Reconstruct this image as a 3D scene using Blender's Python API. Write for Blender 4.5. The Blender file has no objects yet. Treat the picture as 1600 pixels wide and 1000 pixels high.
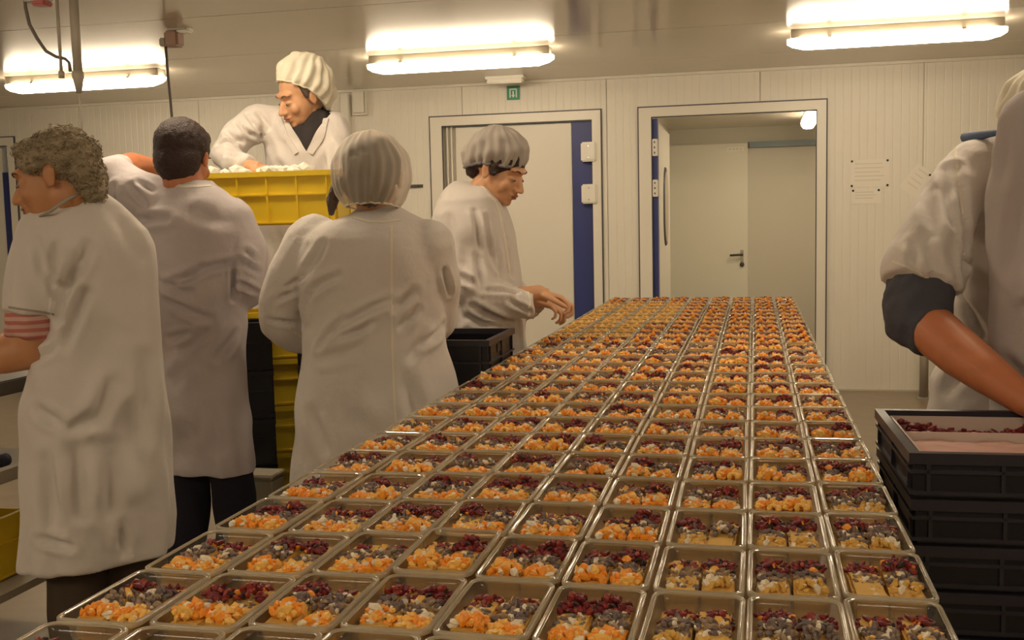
import bpy, bmesh, math, random
import numpy as np
from math import sin, cos, pi, radians, sqrt, atan2
from mathutils import Vector, Matrix
from mathutils.bvhtree import BVHTree

S = bpy.context.scene
COL = S.collection
rnd = random.Random(7)

# ------------------------------------------------------------------ camera
F = 1650.0; CAMH = 1.32
YAW, PIT, ROLL = radians(13), radians(5.3), radians(1.26)
FW = Vector((-sin(YAW)*cos(PIT), cos(YAW)*cos(PIT), -sin(PIT)))
_r0 = Vector((cos(YAW), sin(YAW), 0)); _u0 = _r0.cross(FW)
RT = _r0*cos(ROLL) - _u0*sin(ROLL); UPV = RT.cross(FW)
CC = Vector((0, 0, CAMH))
cam_d = bpy.data.cameras.new('camera'); cam = bpy.data.objects.new('camera', cam_d); COL.objects.link(cam)
m = Matrix((RT, UPV, -FW)).transposed().to_4x4(); m.translation = CC
cam.matrix_world = m
cam_d.sensor_width = 36.0; cam_d.lens = 36.0*F/1600.0; cam_d.clip_start = 0.05; cam_d.clip_end = 100
S.camera = cam
S.view_settings.view_transform = 'Standard'; S.view_settings.look = 'None'
S.view_settings.gamma = 1.0; S.view_settings.use_curve_mapping = False
S.view_settings.exposure = 1.82
S.cycles.transparent_max_bounces = 48
S.cycles.max_bounces = 8
S.cycles.sample_clamp_indirect = 6.0
S.cycles.use_denoising = True

W_ = bpy.data.worlds.new('world'); S.world = W_; W_.use_nodes = True
W_.node_tree.nodes['Background'].inputs[0].default_value = (1.0, .85, .6, 1)
W_.node_tree.nodes['Background'].inputs[1].default_value = 0.02
LAMP_E = 9.0          # radiance of the tube diffusers
LAMP_C = (1.0, .82, .59)

# ------------------------------------------------------------------ helpers
def P(px, py, Y):
    """world point on the plane of depth Y seen along a photo direction (used to measure sizes)"""
    d = FW*F + RT*(px-800) - UPV*(py-500)
    return CC + d*(Y/d.y)
def scale_at(p):
    return F/((p-CC).dot(FW))

def mat(name, col, rough=.6, metal=0., spec=.5, noise=0., nscale=20., bump=0., bscale=60., emit=None, estr=0., sheen=0., trans=None, coat=0., sss=0.):
    mt = bpy.data.materials.new(name); mt.use_nodes = True
    nt = mt.node_tree; b = nt.nodes['Principled BSDF']
    b.inputs['Base Color'].default_value = (*col, 1)
    b.inputs['Roughness'].default_value = rough
    b.inputs['Metallic'].default_value = metal
    b.inputs['Specular IOR Level'].default_value = spec
    if sheen: b.inputs['Sheen Weight'].default_value = sheen
    if coat: b.inputs['Coat Weight'].default_value = coat
    if sss:
        b.inputs['Subsurface Weight'].default_value = sss
        b.inputs['Subsurface Scale'].default_value = .01
    if emit:
        b.inputs['Emission Color'].default_value = (*emit, 1); b.inputs['Emission Strength'].default_value = estr
    tc = None
    if noise or bump:
        tc = nt.nodes.new('ShaderNodeTexCoord')
    if noise:
        n = nt.nodes.new('ShaderNodeTexNoise'); n.inputs['Scale'].default_value = nscale; n.inputs['Detail'].default_value = 4
        nt.links.new(tc.outputs['Object'], n.inputs['Vector'])
        mx = nt.nodes.new('ShaderNodeMix'); mx.data_type = 'RGBA'
        mx.inputs[6].default_value = (*[c*(1-noise) for c in col], 1)
        mx.inputs[7].default_value = (*[min(1, c*(1+noise)) for c in col], 1)
        nt.links.new(n.outputs[0], mx.inputs[0]); nt.links.new(mx.outputs[2], b.inputs['Base Color'])
    if bump:
        n2 = nt.nodes.new('ShaderNodeTexNoise'); n2.inputs['Scale'].default_value = bscale; n2.inputs['Detail'].default_value = 3
        nt.links.new(tc.outputs['Object'], n2.inputs['Vector'])
        bp = nt.nodes.new('ShaderNodeBump'); bp.inputs['Strength'].default_value = bump; bp.inputs['Distance'].default_value = .01
        nt.links.new(n2.outputs[0], bp.inputs['Height']); nt.links.new(bp.outputs[0], b.inputs['Normal'])
    if trans is not None:      # share of see-through
        t = nt.nodes.new('ShaderNodeBsdfTransparent'); t.inputs[0].default_value = (*trans[1], 1)
        ms = nt.nodes.new('ShaderNodeMixShader')
        fr = nt.nodes.new('ShaderNodeLayerWeight'); fr.inputs[0].default_value = trans[2]
        mr = nt.nodes.new('ShaderNodeMapRange'); mr.inputs[3].default_value = 1-trans[0]; mr.inputs[4].default_value = min(1, 1-trans[0]+trans[3])
        nt.links.new(fr.outputs['Fresnel'] if trans[4] else fr.outputs['Facing'], mr.inputs[0])
        nt.links.new(mr.outputs[0], ms.inputs[0])
        nt.links.new(t.outputs[0], ms.inputs[1]); nt.links.new(b.outputs[0], ms.inputs[2])
        nt.links.new(ms.outputs[0], nt.nodes['Material Output'].inputs['Surface'])
    return mt

M = {}
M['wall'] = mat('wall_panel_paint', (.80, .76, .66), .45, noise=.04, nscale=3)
M['ceil'] = mat('ceiling_gloss_paint', (.62, .56, .46), .15, noise=.03, nscale=2, spec=.6)
M['joint'] = mat('joint_sealant', (.55, .5, .4), .7)
M['floor'] = mat('resin_floor', (.27, .215, .15), .35, noise=.2, nscale=9)
M['frame'] = mat('door_frame_cream', (.80, .76, .66), .35)
M['gasket'] = mat('dark_gasket', (.08, .075, .09), .5)
M['leaf'] = mat('door_leaf', (.78, .74, .64), .4, noise=.02, nscale=2)
M['blue'] = mat('blue_strip', (.03, .045, .20), .45)
M['greyjamb'] = mat('grey_jamb', (.42, .38, .32), .5)
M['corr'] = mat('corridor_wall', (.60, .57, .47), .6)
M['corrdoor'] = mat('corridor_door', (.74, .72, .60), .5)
M['rail'] = mat('blue_grey_rail', (.22, .27, .30), .5)
M['white'] = mat('white_plastic', (.82, .79, .70), .35)
M['steel'] = mat('steel', (.45, .43, .38), .3, metal=.9)
M['darkmetal'] = mat('dark_metal', (.10, .09, .08), .4, metal=.5)
M['greypipe'] = mat('grey_pipe', (.34, .30, .24), .5)
M['cable'] = mat('cable', (.13, .11, .09), .6)
M['brownbox'] = mat('brown_housing', (.34, .20, .14), .5)
M['red'] = mat('red_cap', (.35, .05, .04), .4)
M['lampbody'] = mat('lamp_body', (.42, .38, .30), .5)
M['glow'] = mat('lamp_diffuser', (.9, .85, .7), .4, emit=LAMP_C, estr=LAMP_E)
M['green'] = mat('sign_green', (.04, .30, .18), .5)
M['signwhite'] = mat('sign_white', (.75, .85, .72), .5)
M['paper'] = mat('paper', (.84, .80, .70), .8)
M['ink'] = mat('faint_ink', (.72, .67, .57), .8)
M['black'] = mat('black_pin', (.015, .015, .015), .4)
M['coat'] = mat('coat_cotton', (.70, .655, .62), .85, sheen=.2, bump=.25, bscale=35)
M['coat_lilac'] = mat('coat_cotton_cool', (.58, .53, .545), .85, sheen=.2, bump=.25, bscale=35)
M['coat_grey'] = mat('coat_cotton_grey', (.50, .455, .45), .85, bump=.2, bscale=35)
M['seam'] = mat('seam_thread', (.80, .74, .62), .8)
M['seamdark'] = mat('seam_shadow', (.38, .33, .29), .8)
M['skin'] = mat('skin', (.56, .27, .13), .5, noise=.12, nscale=25, sss=.05)
M['skin_pale'] = mat('skin_pale', (.66, .36, .20), .5, noise=.1, nscale=25, sss=.05)
M['skin_red'] = mat('skin_red', (.56, .20, .09), .45, noise=.15, nscale=30, sss=.05)
M['hair_grey'] = mat('hair_grey_brown', (.36, .29, .19), .75, noise=.45, nscale=60, bump=.6, bscale=160)
M['hair_dark'] = mat('hair_dark', (.035, .015, .012), .6, noise=.3, nscale=60, bump=.5, bscale=200)
M['hair_brown'] = mat('hair_brown', (.10, .065, .05), .6, noise=.4, nscale=40, bump=.5, bscale=120)
M['net'] = mat('hairnet', (.80, .74, .64), .7, trans=(.66, (1, 1, 1), .35, .5, False))
M['net_white'] = mat('hairnet_white', (.85, .80, .66), .7, trans=(.18, (1, 1, 1), .4, .2, False))
M['net_grey'] = mat('hairnet_grey', (.52, .47, .42), .7, trans=(.22, (1, 1, 1), .4, .2, False))
M['band'] = mat('net_band', (.22, .20, .21), .7)
M['navy'] = mat('navy_cloth', (.012, .011, .022), .9)
M['brown'] = mat('brown_cloth', (.055, .035, .022), .9)
M['blackcloth'] = mat('black_knit', (.035, .028, .028), .9)
M['collar_blue'] = mat('collar_blue', (.12, .16, .27), .8)
M['slate'] = mat('slate_shirt', (.075, .075, .095), .9, bump=.3, bscale=40)
M['shoe'] = mat('shoe_leather', (.03, .025, .02), .5)
M['whiteshoe'] = mat('white_clog', (.6, .55, .45), .5)
M['eye'] = mat('eye', (.30, .22, .17), .45)
M['iris'] = mat('iris', (.05, .03, .02), .2)
M['lip'] = mat('lips', (.42, .15, .10), .5)
M['brow'] = mat('brow_hair', (.10, .06, .04), .8)
M['yellow'] = mat('yellow_plastic', (.84, .60, .025), .4, noise=.08, nscale=8)
M['crate'] = mat('dark_crate', (.0065, .0055, .011), .38)
M['cratelight'] = mat('crate_rim', (.024, .021, .032), .35)
M['liner'] = mat('bin_liner', (.62, .50, .44), .4)
M['cream'] = mat('pink_cream', (.62, .36, .30), .5, noise=.1, nscale=20)
M['beet'] = mat('red_shreds', (.16, .015, .02), .45)
M['beet2'] = mat('red_shreds_bright', (.28, .03, .02), .45)
M['orange'] = mat('orange_chunks', (.95, .35, .03), .45)
M['orange2'] = mat('pale_orange_chunks', (.95, .56, .13), .45)
M['cream2'] = mat('cream_chunks', (.85, .76, .58), .5)
M['grey'] = mat('grey_chunks', (.17, .125, .115), .55)
M['grey2'] = mat('brown_chunks', (.30, .21, .13), .55)
M['bread'] = mat('bread', (.70, .42, .095), .75, noise=.18, nscale=60)
M['beige'] = mat('beige_enamel', (.50, .45, .34), .5)
M['tabletop'] = mat('steel_top', (.38, .27, .14), .38, metal=.25)

# clear plastic: mostly see-through, glossy at grazing angles
def clear(name, tint, base, edge, rough, col=(.9, .85, .72)):
    mt = bpy.data.materials.new(name); mt.use_nodes = True; nt = mt.node_tree
    nt.nodes.remove(nt.nodes['Principled BSDF'])
    out = nt.nodes['Material Output']
    t = nt.nodes.new('ShaderNodeBsdfTransparent'); t.inputs[0].default_value = (*tint, 1)
    g = nt.nodes.new('ShaderNodeBsdfGlossy'); g.inputs['Roughness'].default_value = rough; g.inputs[0].default_value = (1, 1, 1, 1)
    d = nt.nodes.new('ShaderNodeBsdfDiffuse'); d.inputs[0].default_value = (*col, 1)
    fr = nt.nodes.new('ShaderNodeFresnel'); fr.inputs[0].default_value = 1.45
    m1 = nt.nodes.new('ShaderNodeMixShader'); m1.inputs[0].default_value = base
    nt.links.new(t.outputs[0], m1.inputs[1]); nt.links.new(d.outputs[0], m1.inputs[2])
    mr = nt.nodes.new('ShaderNodeMath'); mr.operation = 'MULTIPLY'; mr.inputs[1].default_value = edge
    nt.links.new(fr.outputs[0], mr.inputs[0])
    m2 = nt.nodes.new('ShaderNodeMixShader'); nt.links.new(mr.outputs[0], m2.inputs[0])
    nt.links.new(m1.outputs[0], m2.inputs[1]); nt.links.new(g.outputs[0], m2.inputs[2])
    nt.links.new(m2.outputs[0], out.inputs['Surface'])
    return mt
M['clear'] = clear('clear_plastic', (.97, .95, .89), .05, .6, .12)
M['clear_rim'] = clear('clear_plastic_rim', (.95, .92, .84), .34, 1.0, .09, (.92, .83, .63))  # milky tint puts the light that rims catch into the colour
M['glass'] = clear('door_glass', (.6, .65, .7), .1, 1.0, .03)

def box(bm, x0, x1, y0, y1, z0, z1, mi=0, bev=0):
    vs = [bm.verts.new((x, y, z)) for z in (z0, z1) for y in (y0, y1) for x in (x0, x1)]
    fs = []
    for f in ((0,2,3,1),(4,5,7,6),(0,1,5,4),(2,6,7,3),(0,4,6,2),(1,3,7,5)):
        fc = bm.faces.new([vs[i] for i in f]); fc.material_index = mi; fs.append(fc)
    if bev:
        es = set(e for f in fs for e in f.edges)
        bmesh.ops.bevel(bm, geom=list(es), offset=bev, segments=2, affect='EDGES')
    return vs

def link(name, me, parent=None):
    o = bpy.data.objects.new(name, me); COL.objects.link(o)
    if parent is not None: o.parent = parent
    return o
def obj(name, bm, mats, parent=None, smooth=False, loc=None):
    me = bpy.data.meshes.new(name)
    bmesh.ops.recalc_face_normals(bm, faces=bm.faces)
    bm.to_mesh(me); bm.free()
    for mm in (mats if isinstance(mats, (list, tuple)) else [mats]): me.materials.append(mm)
    if smooth: me.polygons.foreach_set('use_smooth', [True]*len(me.polygons))
    o = link(name, me, parent)
    if loc is not None: o.location = loc
    return o
def empty(name, loc=(0, 0, 0), rz=0):
    o = bpy.data.objects.new(name, None); COL.objects.link(o); o.location = loc; o.rotation_euler = (0, 0, rz)
    o.empty_display_size = .05
    return o
def tag(o, label=None, cat=None, group=None, kind=None):
    if label: o['label'] = label
    if cat: o['category'] = cat
    if group: o['group'] = group
    if kind: o['kind'] = kind
    return o
def boxo(name, x0, x1, y0, y1, z0, z1, mt, parent=None, bev=0):
    bm = bmesh.new(); box(bm, x0, x1, y0, y1, z0, z1, 0, bev)
    return obj(name, bm, mt, parent)

def frame_of(d):
    d = d.normalized(); a = Vector((0, 0, 1)) if abs(d.z) < .9 else Vector((1, 0, 0))
    u = d.cross(a).normalized(); v = u.cross(d).normalized()
    return u, v
def frust(bm, p0, p1, r0, r1, n=14, sq=1.0):
    p0, p1 = Vector(p0), Vector(p1); u, v = frame_of(p1-p0)
    A = [bm.verts.new(p0+(u*cos(2*pi*i/n)+v*sin(2*pi*i/n)*sq)*r0) for i in range(n)]
    B = [bm.verts.new(p1+(u*cos(2*pi*i/n)+v*sin(2*pi*i/n)*sq)*r1) for i in range(n)]
    for i in range(n): bm.faces.new((A[i], A[(i+1) % n], B[(i+1) % n], B[i]))
    bm.faces.new(A[::-1]); bm.faces.new(B)
def ell(bm, c, r, R=None, sub=3):
    g = bmesh.ops.create_icosphere(bm, subdivisions=sub, radius=1.0)
    R = R or Matrix.Identity(3)
    for v in g['verts']:
        v.co = Vector(c) + R @ Vector((v.co.x*r[0], v.co.y*r[1], v.co.z*r[2]))
def chain(bm, pts, flat_end=False, flat_start=False):
    """tapered limb through (Vector, radius) pairs"""
    for i, (p, r) in enumerate(pts):
        if i < len(pts)-1: frust(bm, p, pts[i+1][0], r, pts[i+1][1])
        if (i == 0 and flat_start) or (i == len(pts)-1 and flat_end): continue
        ell(bm, p, (r, r, r), sub=2)
def loft(bm, rings):
    vr = [[bm.verts.new(p) for p in ring] for ring in rings]
    n = len(vr[0])
    for a, b in zip(vr, vr[1:]):
        for i in range(n): bm.faces.new((a[i], a[(i+1) % n], b[(i+1) % n], b[i]))
    bm.faces.new(vr[0][::-1]); bm.faces.new(vr[-1])
def tube(bm, pts, r, n=8):
    rings = []
    pts = [Vector(p) for p in pts]
    for i, p in enumerate(pts):
        d = pts[min(i+1, len(pts)-1)]-pts[max(i-1, 0)]
        u, v = frame_of(d)
        rr = r[i] if isinstance(r, (list, tuple)) else r
        rings.append([p+(u*cos(2*pi*k/n)+v*sin(2*pi*k/n))*rr for k in range(n)])
    loft(bm, rings)
def tri_clean(bm): bmesh.ops.recalc_face_normals(bm, faces=bm.faces)

def waves(co, amp, L, seed, aniso=(1, 1, 1), n=5):
    r = np.random.RandomState(seed); out = np.zeros(len(co))
    q = co*np.array(aniso)
    warp = np.sin(q[:, [1, 2, 0]]*2*pi/(L*2.3)+r.rand(3)*6)*L*.35
    q = q+warp
    for k in range(n):
        d = r.normal(size=3); d /= np.linalg.norm(d)
        out += np.sin(q@d*2*pi/(L*(.6+.8*r.rand()))+r.rand()*6.3)
    return out*amp/sqrt(n)

CREASE = 1.7
def fuse(name, build, voxel, mt, parent, smooth=2, post=None, creases=None, cut=None, planes=()):
    """builds overlapping closed solids and fuses them into ONE continuous skin"""
    bm = bmesh.new(); build(bm); tri_clean(bm)
    me = bpy.data.meshes.new('tmp'); bm.to_mesh(me); bm.free()
    o = bpy.data.objects.new('tmp', me); COL.objects.link(o)
    r = o.modifiers.new('r', 'REMESH'); r.mode = 'VOXEL'; r.voxel_size = voxel; r.use_smooth_shade = True
    if smooth:
        s = o.modifiers.new('s', 'SMOOTH'); s.factor = .5; s.iterations = smooth
    dg = bpy.context.evaluated_depsgraph_get(); dg.update()
    me2 = bpy.data.meshes.new_from_object(o.evaluated_get(dg))
    bpy.data.objects.remove(o); bpy.data.meshes.remove(me)
    me2.name = name
    N = len(me2.vertices)
    co = np.empty(N*3); me2.vertices.foreach_get('co', co); co = co.reshape(-1, 3)
    no = np.empty(N*3); me2.vertices.foreach_get('normal', no); no = no.reshape(-1, 3)
    disp = np.zeros(N)
    if creases:
        bv = BVHTree.FromPolygons([Vector(c) for c in co], [tuple(p.vertices) for p in me2.polygons])
        for c in creases:
            (x1, y1), (x2, y2), w, d = c[:4]
            pts = []
            for t in np.linspace(0, 1, 9):
                bow = c[4]*sin(pi*t) if len(c) > 4 else 0
                x = x1+(x2-x1)*t; y = y1+(y2-y1)*t
                L = sqrt((x2-x1)**2+(y2-y1)**2); x += -(y2-y1)/L*bow; y += (x2-x1)/L*bow
                q = P(x, y, 3.0)
                h = bv.ray_cast(CC, (q-CC).normalized())
                if h[0] is not None: pts.append((np.array(h[0]), sin(pi*(.12+.76*t))))
            if len(pts) < 2: continue
            best = np.full(N, 9.); wt = np.zeros(N)
            for (a, wa), (b, wb) in zip(pts, pts[1:]):
                ab = b-a; l2 = ab@ab+1e-12
                if l2 > .2**2: continue
                t = np.clip(((co-a)@ab)/l2, 0, 1)
                dd = np.linalg.norm(co-(a+t[:, None]*ab), axis=1)
                k = dd < best; best[k] = dd[k]; wt[k] = (wa+(wb-wa)*t)[k]
            d = d*CREASE; disp += wt*(-d*np.exp(-(best/w)**2)+.55*d*np.exp(-((best-1.9*w)/w)**2))
    if post is not None: disp += post(co, no)
    if creases or post is not None:
        co = co+no*disp[:, None]
    base = np.array(parent.location) if parent is not None else np.zeros(3)
    me2.vertices.foreach_set('co', (co-base).ravel()); me2.update()
    if cut is not None:
        bm = bmesh.new(); bm.from_mesh(me2)
        for pc, pn in planes:
            bmesh.ops.bisect_plane(bm, geom=bm.verts[:]+bm.edges[:]+bm.faces[:], plane_co=Vector(pc)-Vector(base), plane_no=pn, dist=1e-5)
        kill = [f for f in bm.faces if cut(f.calc_center_median()+Vector(base), f.normal)]
        bmesh.ops.delete(bm, geom=kill, context='FACES'); bm.to_mesh(me2); bm.free()
    me2.materials.clear(); me2.materials.append(mt)
    me2.polygons.foreach_set('use_smooth', [True]*len(me2.polygons))
    return link(name, me2, parent)

def ribbon(name, host, pts, w, mt, th=.0015, step=10, off=.0015):
    """a thin raised strip (seam, hem, trim) laid on a surface along points given as photo directions"""
    me = host.data; b = host.parent.location
    bv = BVHTree.FromPolygons([v.co+b for v in me.vertices], [tuple(p.vertices) for p in me.polygons])
    hits = []
    for (x1, y1), (x2, y2) in zip(pts, pts[1:]):
        for k in range(step):
            t = k/step; q = P(x1+(x2-x1)*t, y1+(y2-y1)*t, 3.0)
            h = bv.ray_cast(CC, (q-CC).normalized())
            if h[0] is not None: hits.append((h[0], h[1]))
    if len(hits) < 3: return None
    bm = bmesh.new(); rings = []
    for i, (p, n) in enumerate(hits):
        d = (hits[min(i+1, len(hits)-1)][0]-hits[max(i-1, 0)][0]).normalized()
        s = d.cross(n).normalized()*w/2
        q = p-b
        rings.append([q+s-n*th, q-s-n*th, q-s+n*off, q+s+n*off])
    loft(bm, rings)
    return obj(name, bm, mt, host)

def head_matrix(yawdeg, pitch, roll=0):
    """yaw: heading of the face in degrees, 0 = away from the camera (+Y), 90 = to the left (-X)"""
    return Matrix.Rotation(radians(yawdeg), 3, 'Z') @ Matrix.Rotation(radians(-pitch), 3, 'X') @ Matrix.Rotation(radians(roll), 3, 'Y')

def head_shapes(bm, c, R, s=1.0, face=True):
    def e(p, r): ell(bm, c+R@(Vector(p)*s), tuple(x*s for x in r), R)
    e((0, -.012, .035), (.074, .094, .083)); e((0, .03, -.02), (.062, .066, .085))
    e((0, .04, -.072), (.047, .045, .036)); e((0, .072, -.092), (.021, .018, .017))
    if face:
        e((0, .078, .028), (.052, .022, .014)); e((.036, .066, -.03), (.024, .02, .024)); e((-.036, .066, -.03), (.024, .02, .024))
        frust(bm, c+R@(Vector((0, .09, .008))*s), c+R@(Vector((0, .113, -.034))*s), .008*s, .012*s, 10)
        e((0, .113, -.036), (.0125, .012, .010)); e((.012, .102, -.038), (.009, .010, .008)); e((-.012, .102, -.038), (.009, .010, .008))
        e((0, .09, -.058), (.024, .013, .008)); e((0, .088, -.07), (.020, .012, .008))
        for sx in (-1, 1): e((sx*.031, .079, .001), (.015, .012, .009))
    for sx in (-1, 1):
        e((sx*.077, -.004, -.008), (.009, .017, .028)); e((sx*.082, -.012, .004), (.006, .011, .016))
def sockets(c, R, s=1.0):
    Rn = np.array(R); c = np.array(c)
    def f(co, no):
        q = (co-c)@Rn/s; d = np.zeros(len(co))
        for sx in (-1, 1):
            k = ((q[:, 0]-sx*.031)/.017)**2+((q[:, 1]-.092)/.025)**2+((q[:, 2]-.009)/.012)**2
            d -= .005*np.exp(-k)
            k = ((q[:, 0]-sx*.08)/.012)**2+((q[:, 1]-0)/.010)**2+((q[:, 2]+.01)/.014)**2
            d -= .004*np.exp(-k)
        k = (q[:, 0]/.02)**2+((q[:, 1]-.10)/.02)**2+((q[:, 2]+.064)/.0035)**2
        d -= .004*np.exp(-k)
        return d
    return f
def face_parts(c, R, parent, s=1.0, brow='brow'):
    b = Vector(parent.location)
    for sx in (-1, 1):
        bm = bmesh.new(); ell(bm, c-b+R@(Vector((sx*.031, .0855, -.004))*s), (.0095*s, .0085*s, .0045*s), R, 2)
        ey = obj('eye', bm, M['eye'], parent, True)
        bm = bmesh.new(); ell(bm, c-b+R@(Vector((sx*.031, .0925, -.005))*s), (.004*s, .002*s, .004*s), R, 2); obj('iris', bm, M['iris'], ey, True)
        bm = bmesh.new()
        tube(bm, [c-b+R@(Vector((sx*(.014+.036*t), .097-.018*t*t, .024+.006*sin(pi*t)))*s) for t in (0, .25, .5, .75, 1)], [.002*s, .0035*s, .0035*s, .003*s, .0015*s], 6)
        obj('eyebrow', bm, M[brow], parent, True)
    bm = bmesh.new(); ell(bm, c-b+R@(Vector((0, .099, -.060))*s), (.021*s, .006*s, .0045*s), R, 2)
    ell(bm, c-b+R@(Vector((0, .097, -.069))*s), (.017*s, .006*s, .005*s), R, 2); obj('lips', bm, M['lip'], parent, True)

def hand_shapes(bm, w, d, n, side, curl=.35, s=1.0, curls=None):
    """w wrist, d along the palm, n out of the BACK of the hand, side +1/-1: which side carries the thumb"""
    d = d.normalized(); n = (n-d*n.dot(d)).normalized(); t = d.cross(n).normalized()*side
    R = Matrix((t, d, n)).transposed()
    ell(bm, w+d*.048*s, (.041*s, .052*s, .0155*s), R, 3)
    frust(bm, w-d*.02*s, w+d*.03*s, .024*s, .027*s, 12)
    ell(bm, w+d*.035*s+t*.022*s-n*.006*s, (.018*s, .032*s, .014*s), R, 2)
    L = (.040, .045, .042, .033)
    for i, off in enumerate((.031, .0105, -.0105, -.0315)):
        cu = (curls[i] if curls else curl)
        p = w+d*(.088-.006*abs(i-1.2))*s+t*off*s; fan = (1.5-i)*.09
        a = cu*.6; r = (.0092, .0094, .0090, .0080)[i]*s
        pts = [(p-d*.03*s, r)]
        pts.append((p, r))
        dd = d
        for k, f in enumerate((1.0, .62, .5)):
            dd = (d*cos(a)-n*sin(a)+t*fan).normalized()
            p = p+dd*L[i]*f*s; r *= .91; pts.append((p, r)); a += cu*1.15
        chain(bm, pts)
    p0 = w+d*.028*s+t*.026*s-n*.004*s; p1 = p0+(d*.6+t*.75-n*.25).normalized()*.038*s
    p2 = p1+(d*.9+t*.3-n*.3).normalized()*.032*s; p3 = p2+(d*1+t*.0-n*.35).normalized()*.026*s
    chain(bm, [(p0, .014*s), (p1, .0115*s), (p2, .0105*s), (p3, .0085*s)])

def sections(rows, Y0, yaw, ratio, camscale=1.0, n=44, power=2.3, shrink=1.0, fold=None, dys=None):
    """closed horizontal rings measured from the outline; each has true depth (ratio) and heading (yaw)"""
    rings = []; lat = Vector((cos(radians(yaw)), sin(radians(yaw)), 0)); fwd = Vector((-sin(radians(yaw)), cos(radians(yaw)), 0))
    view = None
    for k, row in enumerate(rows):
        y, xl, xr = row[:3]; dy = row[3] if len(row) > 3 else 0; rr = row[4] if len(row) > 4 else ratio
        c = P((xl+xr)/2, y, Y0+dy); sc = scale_at(c); half = (xr-xl)/2/sc
        vd = Vector((c.x, c.y, 0)).normalized(); right = Vector((vd.y, -vd.x, 0))
        ct = abs(lat.dot(right)); st = sqrt(max(0, 1-ct*ct))
        a = half/sqrt(ct*ct+(rr*st)**2)*shrink; b = a*rr
        ring = []
        for i in range(n):
            ph = 2*pi*i/n; cx, sx = cos(ph), sin(ph)
            ex = 2/power
            px = a*math.copysign(abs(cx)**ex, cx); py = b*math.copysign(abs(sx)**ex, sx)
            if fold:
                m_ = 1+fold(ph, c.z); px *= m_; py *= m_
            ring.append(c+lat*px+fwd*py)
        rings.append(ring)
    return rings

def limbs(pts):
    return [(P(x, y, Y), r) for x, y, Y, r in pts]

def chunk(bm, c, s, r, mi, long=1.0, low=False):
    if low: g = bmesh.ops.create_cube(bm, size=1.35)['verts']
    else: g = bmesh.ops.create_icosphere(bm, subdivisions=1, radius=1.0)['verts']
    R = Matrix.Rotation(r.random()*6.3, 3, Vector((r.gauss(0, 1), r.gauss(0, 1), r.gauss(0, 1)+.01)))
    sx, sy, sz = s*long*r.uniform(.7, 1.2), s*r.uniform(.6, 1.1), s*r.uniform(.5, .9)
    for v in g:
        j = 1+r.uniform(-.22, .22)
        v.co = Vector(c)+R@Vector((v.co.x*sx*j, v.co.y*sy*j, v.co.z*sz*j))
        if v.co.z < .001: v.co.z = .001
    for f in set(f for v in g for f in v.link_faces): f.material_index = mi

# ------------------------------------------------------------------ the room
WY = 8.235; CZ = 2.42; XL, XR = -9.2, 3.2; YB = -3.6; CY2 = 10.6
D1 = (-2.47, -1.20, 2.125); D2 = (-.80, .478, 2.125); D0 = (-7.75, -6.42, 2.12)
holes = [D0, D1, D2]

def struct(name, o): tag(o, kind='structure'); return o
# floor in two slabs of resin with a joint at the wall
fl = boxo('floor', XL, XR, YB, CY2+.2, -.1, 0, M['floor']); struct('floor', fl)

# back wall: backing with the three door openings, clad with ribbed panels
bm = bmesh.new(); xs = [XL]
for a, b_, z in holes: xs += [a, b_]
xs.append(XR)
for i in range(0, len(xs), 2): box(bm, xs[i], xs[i+1], WY+.012, WY+.10, 0, CZ)
for a, b_, z in holes: box(bm, a, b_, WY+.012, WY+.10, z, CZ)
wb = struct('wall_back', obj('wall_back', bm, M['joint']))
def panel_piece(x0, x1, z0, z1, parent, name='panel', y=WY):
    """steel-faced panel with shallow vertical ribs"""
    bm = bmesh.new(); pts = [(x0, y+.011), (x0, y+.002), (x0+.003, y)]
    x = math.ceil((x0+.02)/.058)*.058
    while x < x1-.02:
        pts += [(x-.005, y), (x-.0015, y+.0013), (x+.0015, y+.0013), (x+.005, y)]; x += .058
    pts += [(x1-.003, y), (x1, y+.002), (x1, y+.011)]
    A = [bm.verts.new((px, py, z0)) for px, py in pts]; B = [bm.verts.new((px, py, z1)) for px, py in pts]
    n = len(pts)
    for i in range(n): bm.faces.new((A[i], B[i], B[(i+1) % n], A[(i+1) % n]))
    bm.faces.new(A); bm.faces.new(B[::-1])
    return obj(name, bm, M['wall'], parent)
x = XL
while x < XR-.01:
    x2 = min(XR, x+1.155)
    cuts = sorted(set([x+.002, x2-.002]+[v for h in holes for v in h[:2] if x+.03 < v < x2-.03]))
    for a, b_ in zip(cuts, cuts[1:]):
        mid = (a+b_)/2; z0 = .0
        for h in holes:
            if h[0] < mid < h[1]: z0 = h[2]
        # trim pieces that overlap an opening edge
        panel_piece(a, b_, z0+.001, CZ-.002, wb)
    x = x2
bm = bmesh.new(); box(bm, XL-.1, XL, YB, WY+.1, 0, CZ); struct('wall_left', obj('wall_left', bm, M['wall']))
bm = bmesh.new(); box(bm, XR, XR+.1, YB, WY+.1, 0, CZ); struct('wall_right', obj('wall_right', bm, M['wall']))
bm = bmesh.new(); box(bm, XL, XR, YB-.1, YB, 0, CZ); struct('wall_front', obj('wall_front', bm, M['wall']))
# ceiling: backing slab and wide panels across the room, joints running along X
ce = struct('ceiling', boxo('ceiling', XL, XR, YB, WY+.1, CZ+.014, CZ+.1, M['joint']))
y = 6.33-1.2*9
while y < WY+.0:
    y2 = min(y+1.2, WY+.0)
    if y2 > YB:
        boxo('ceiling_panel', XL, XR, max(y, YB)+.004, y2-.004, CZ, CZ+.013, M['ceil'], ce)
    y += 1.2
# white angle profile that covers the wall-ceiling joint
bm = bmesh.new(); box(bm, XL, XR, WY-.03, WY-.001, CZ-.022, CZ-.001); struct('trim_1', obj('trim_1', bm, M['wall']))
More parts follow.
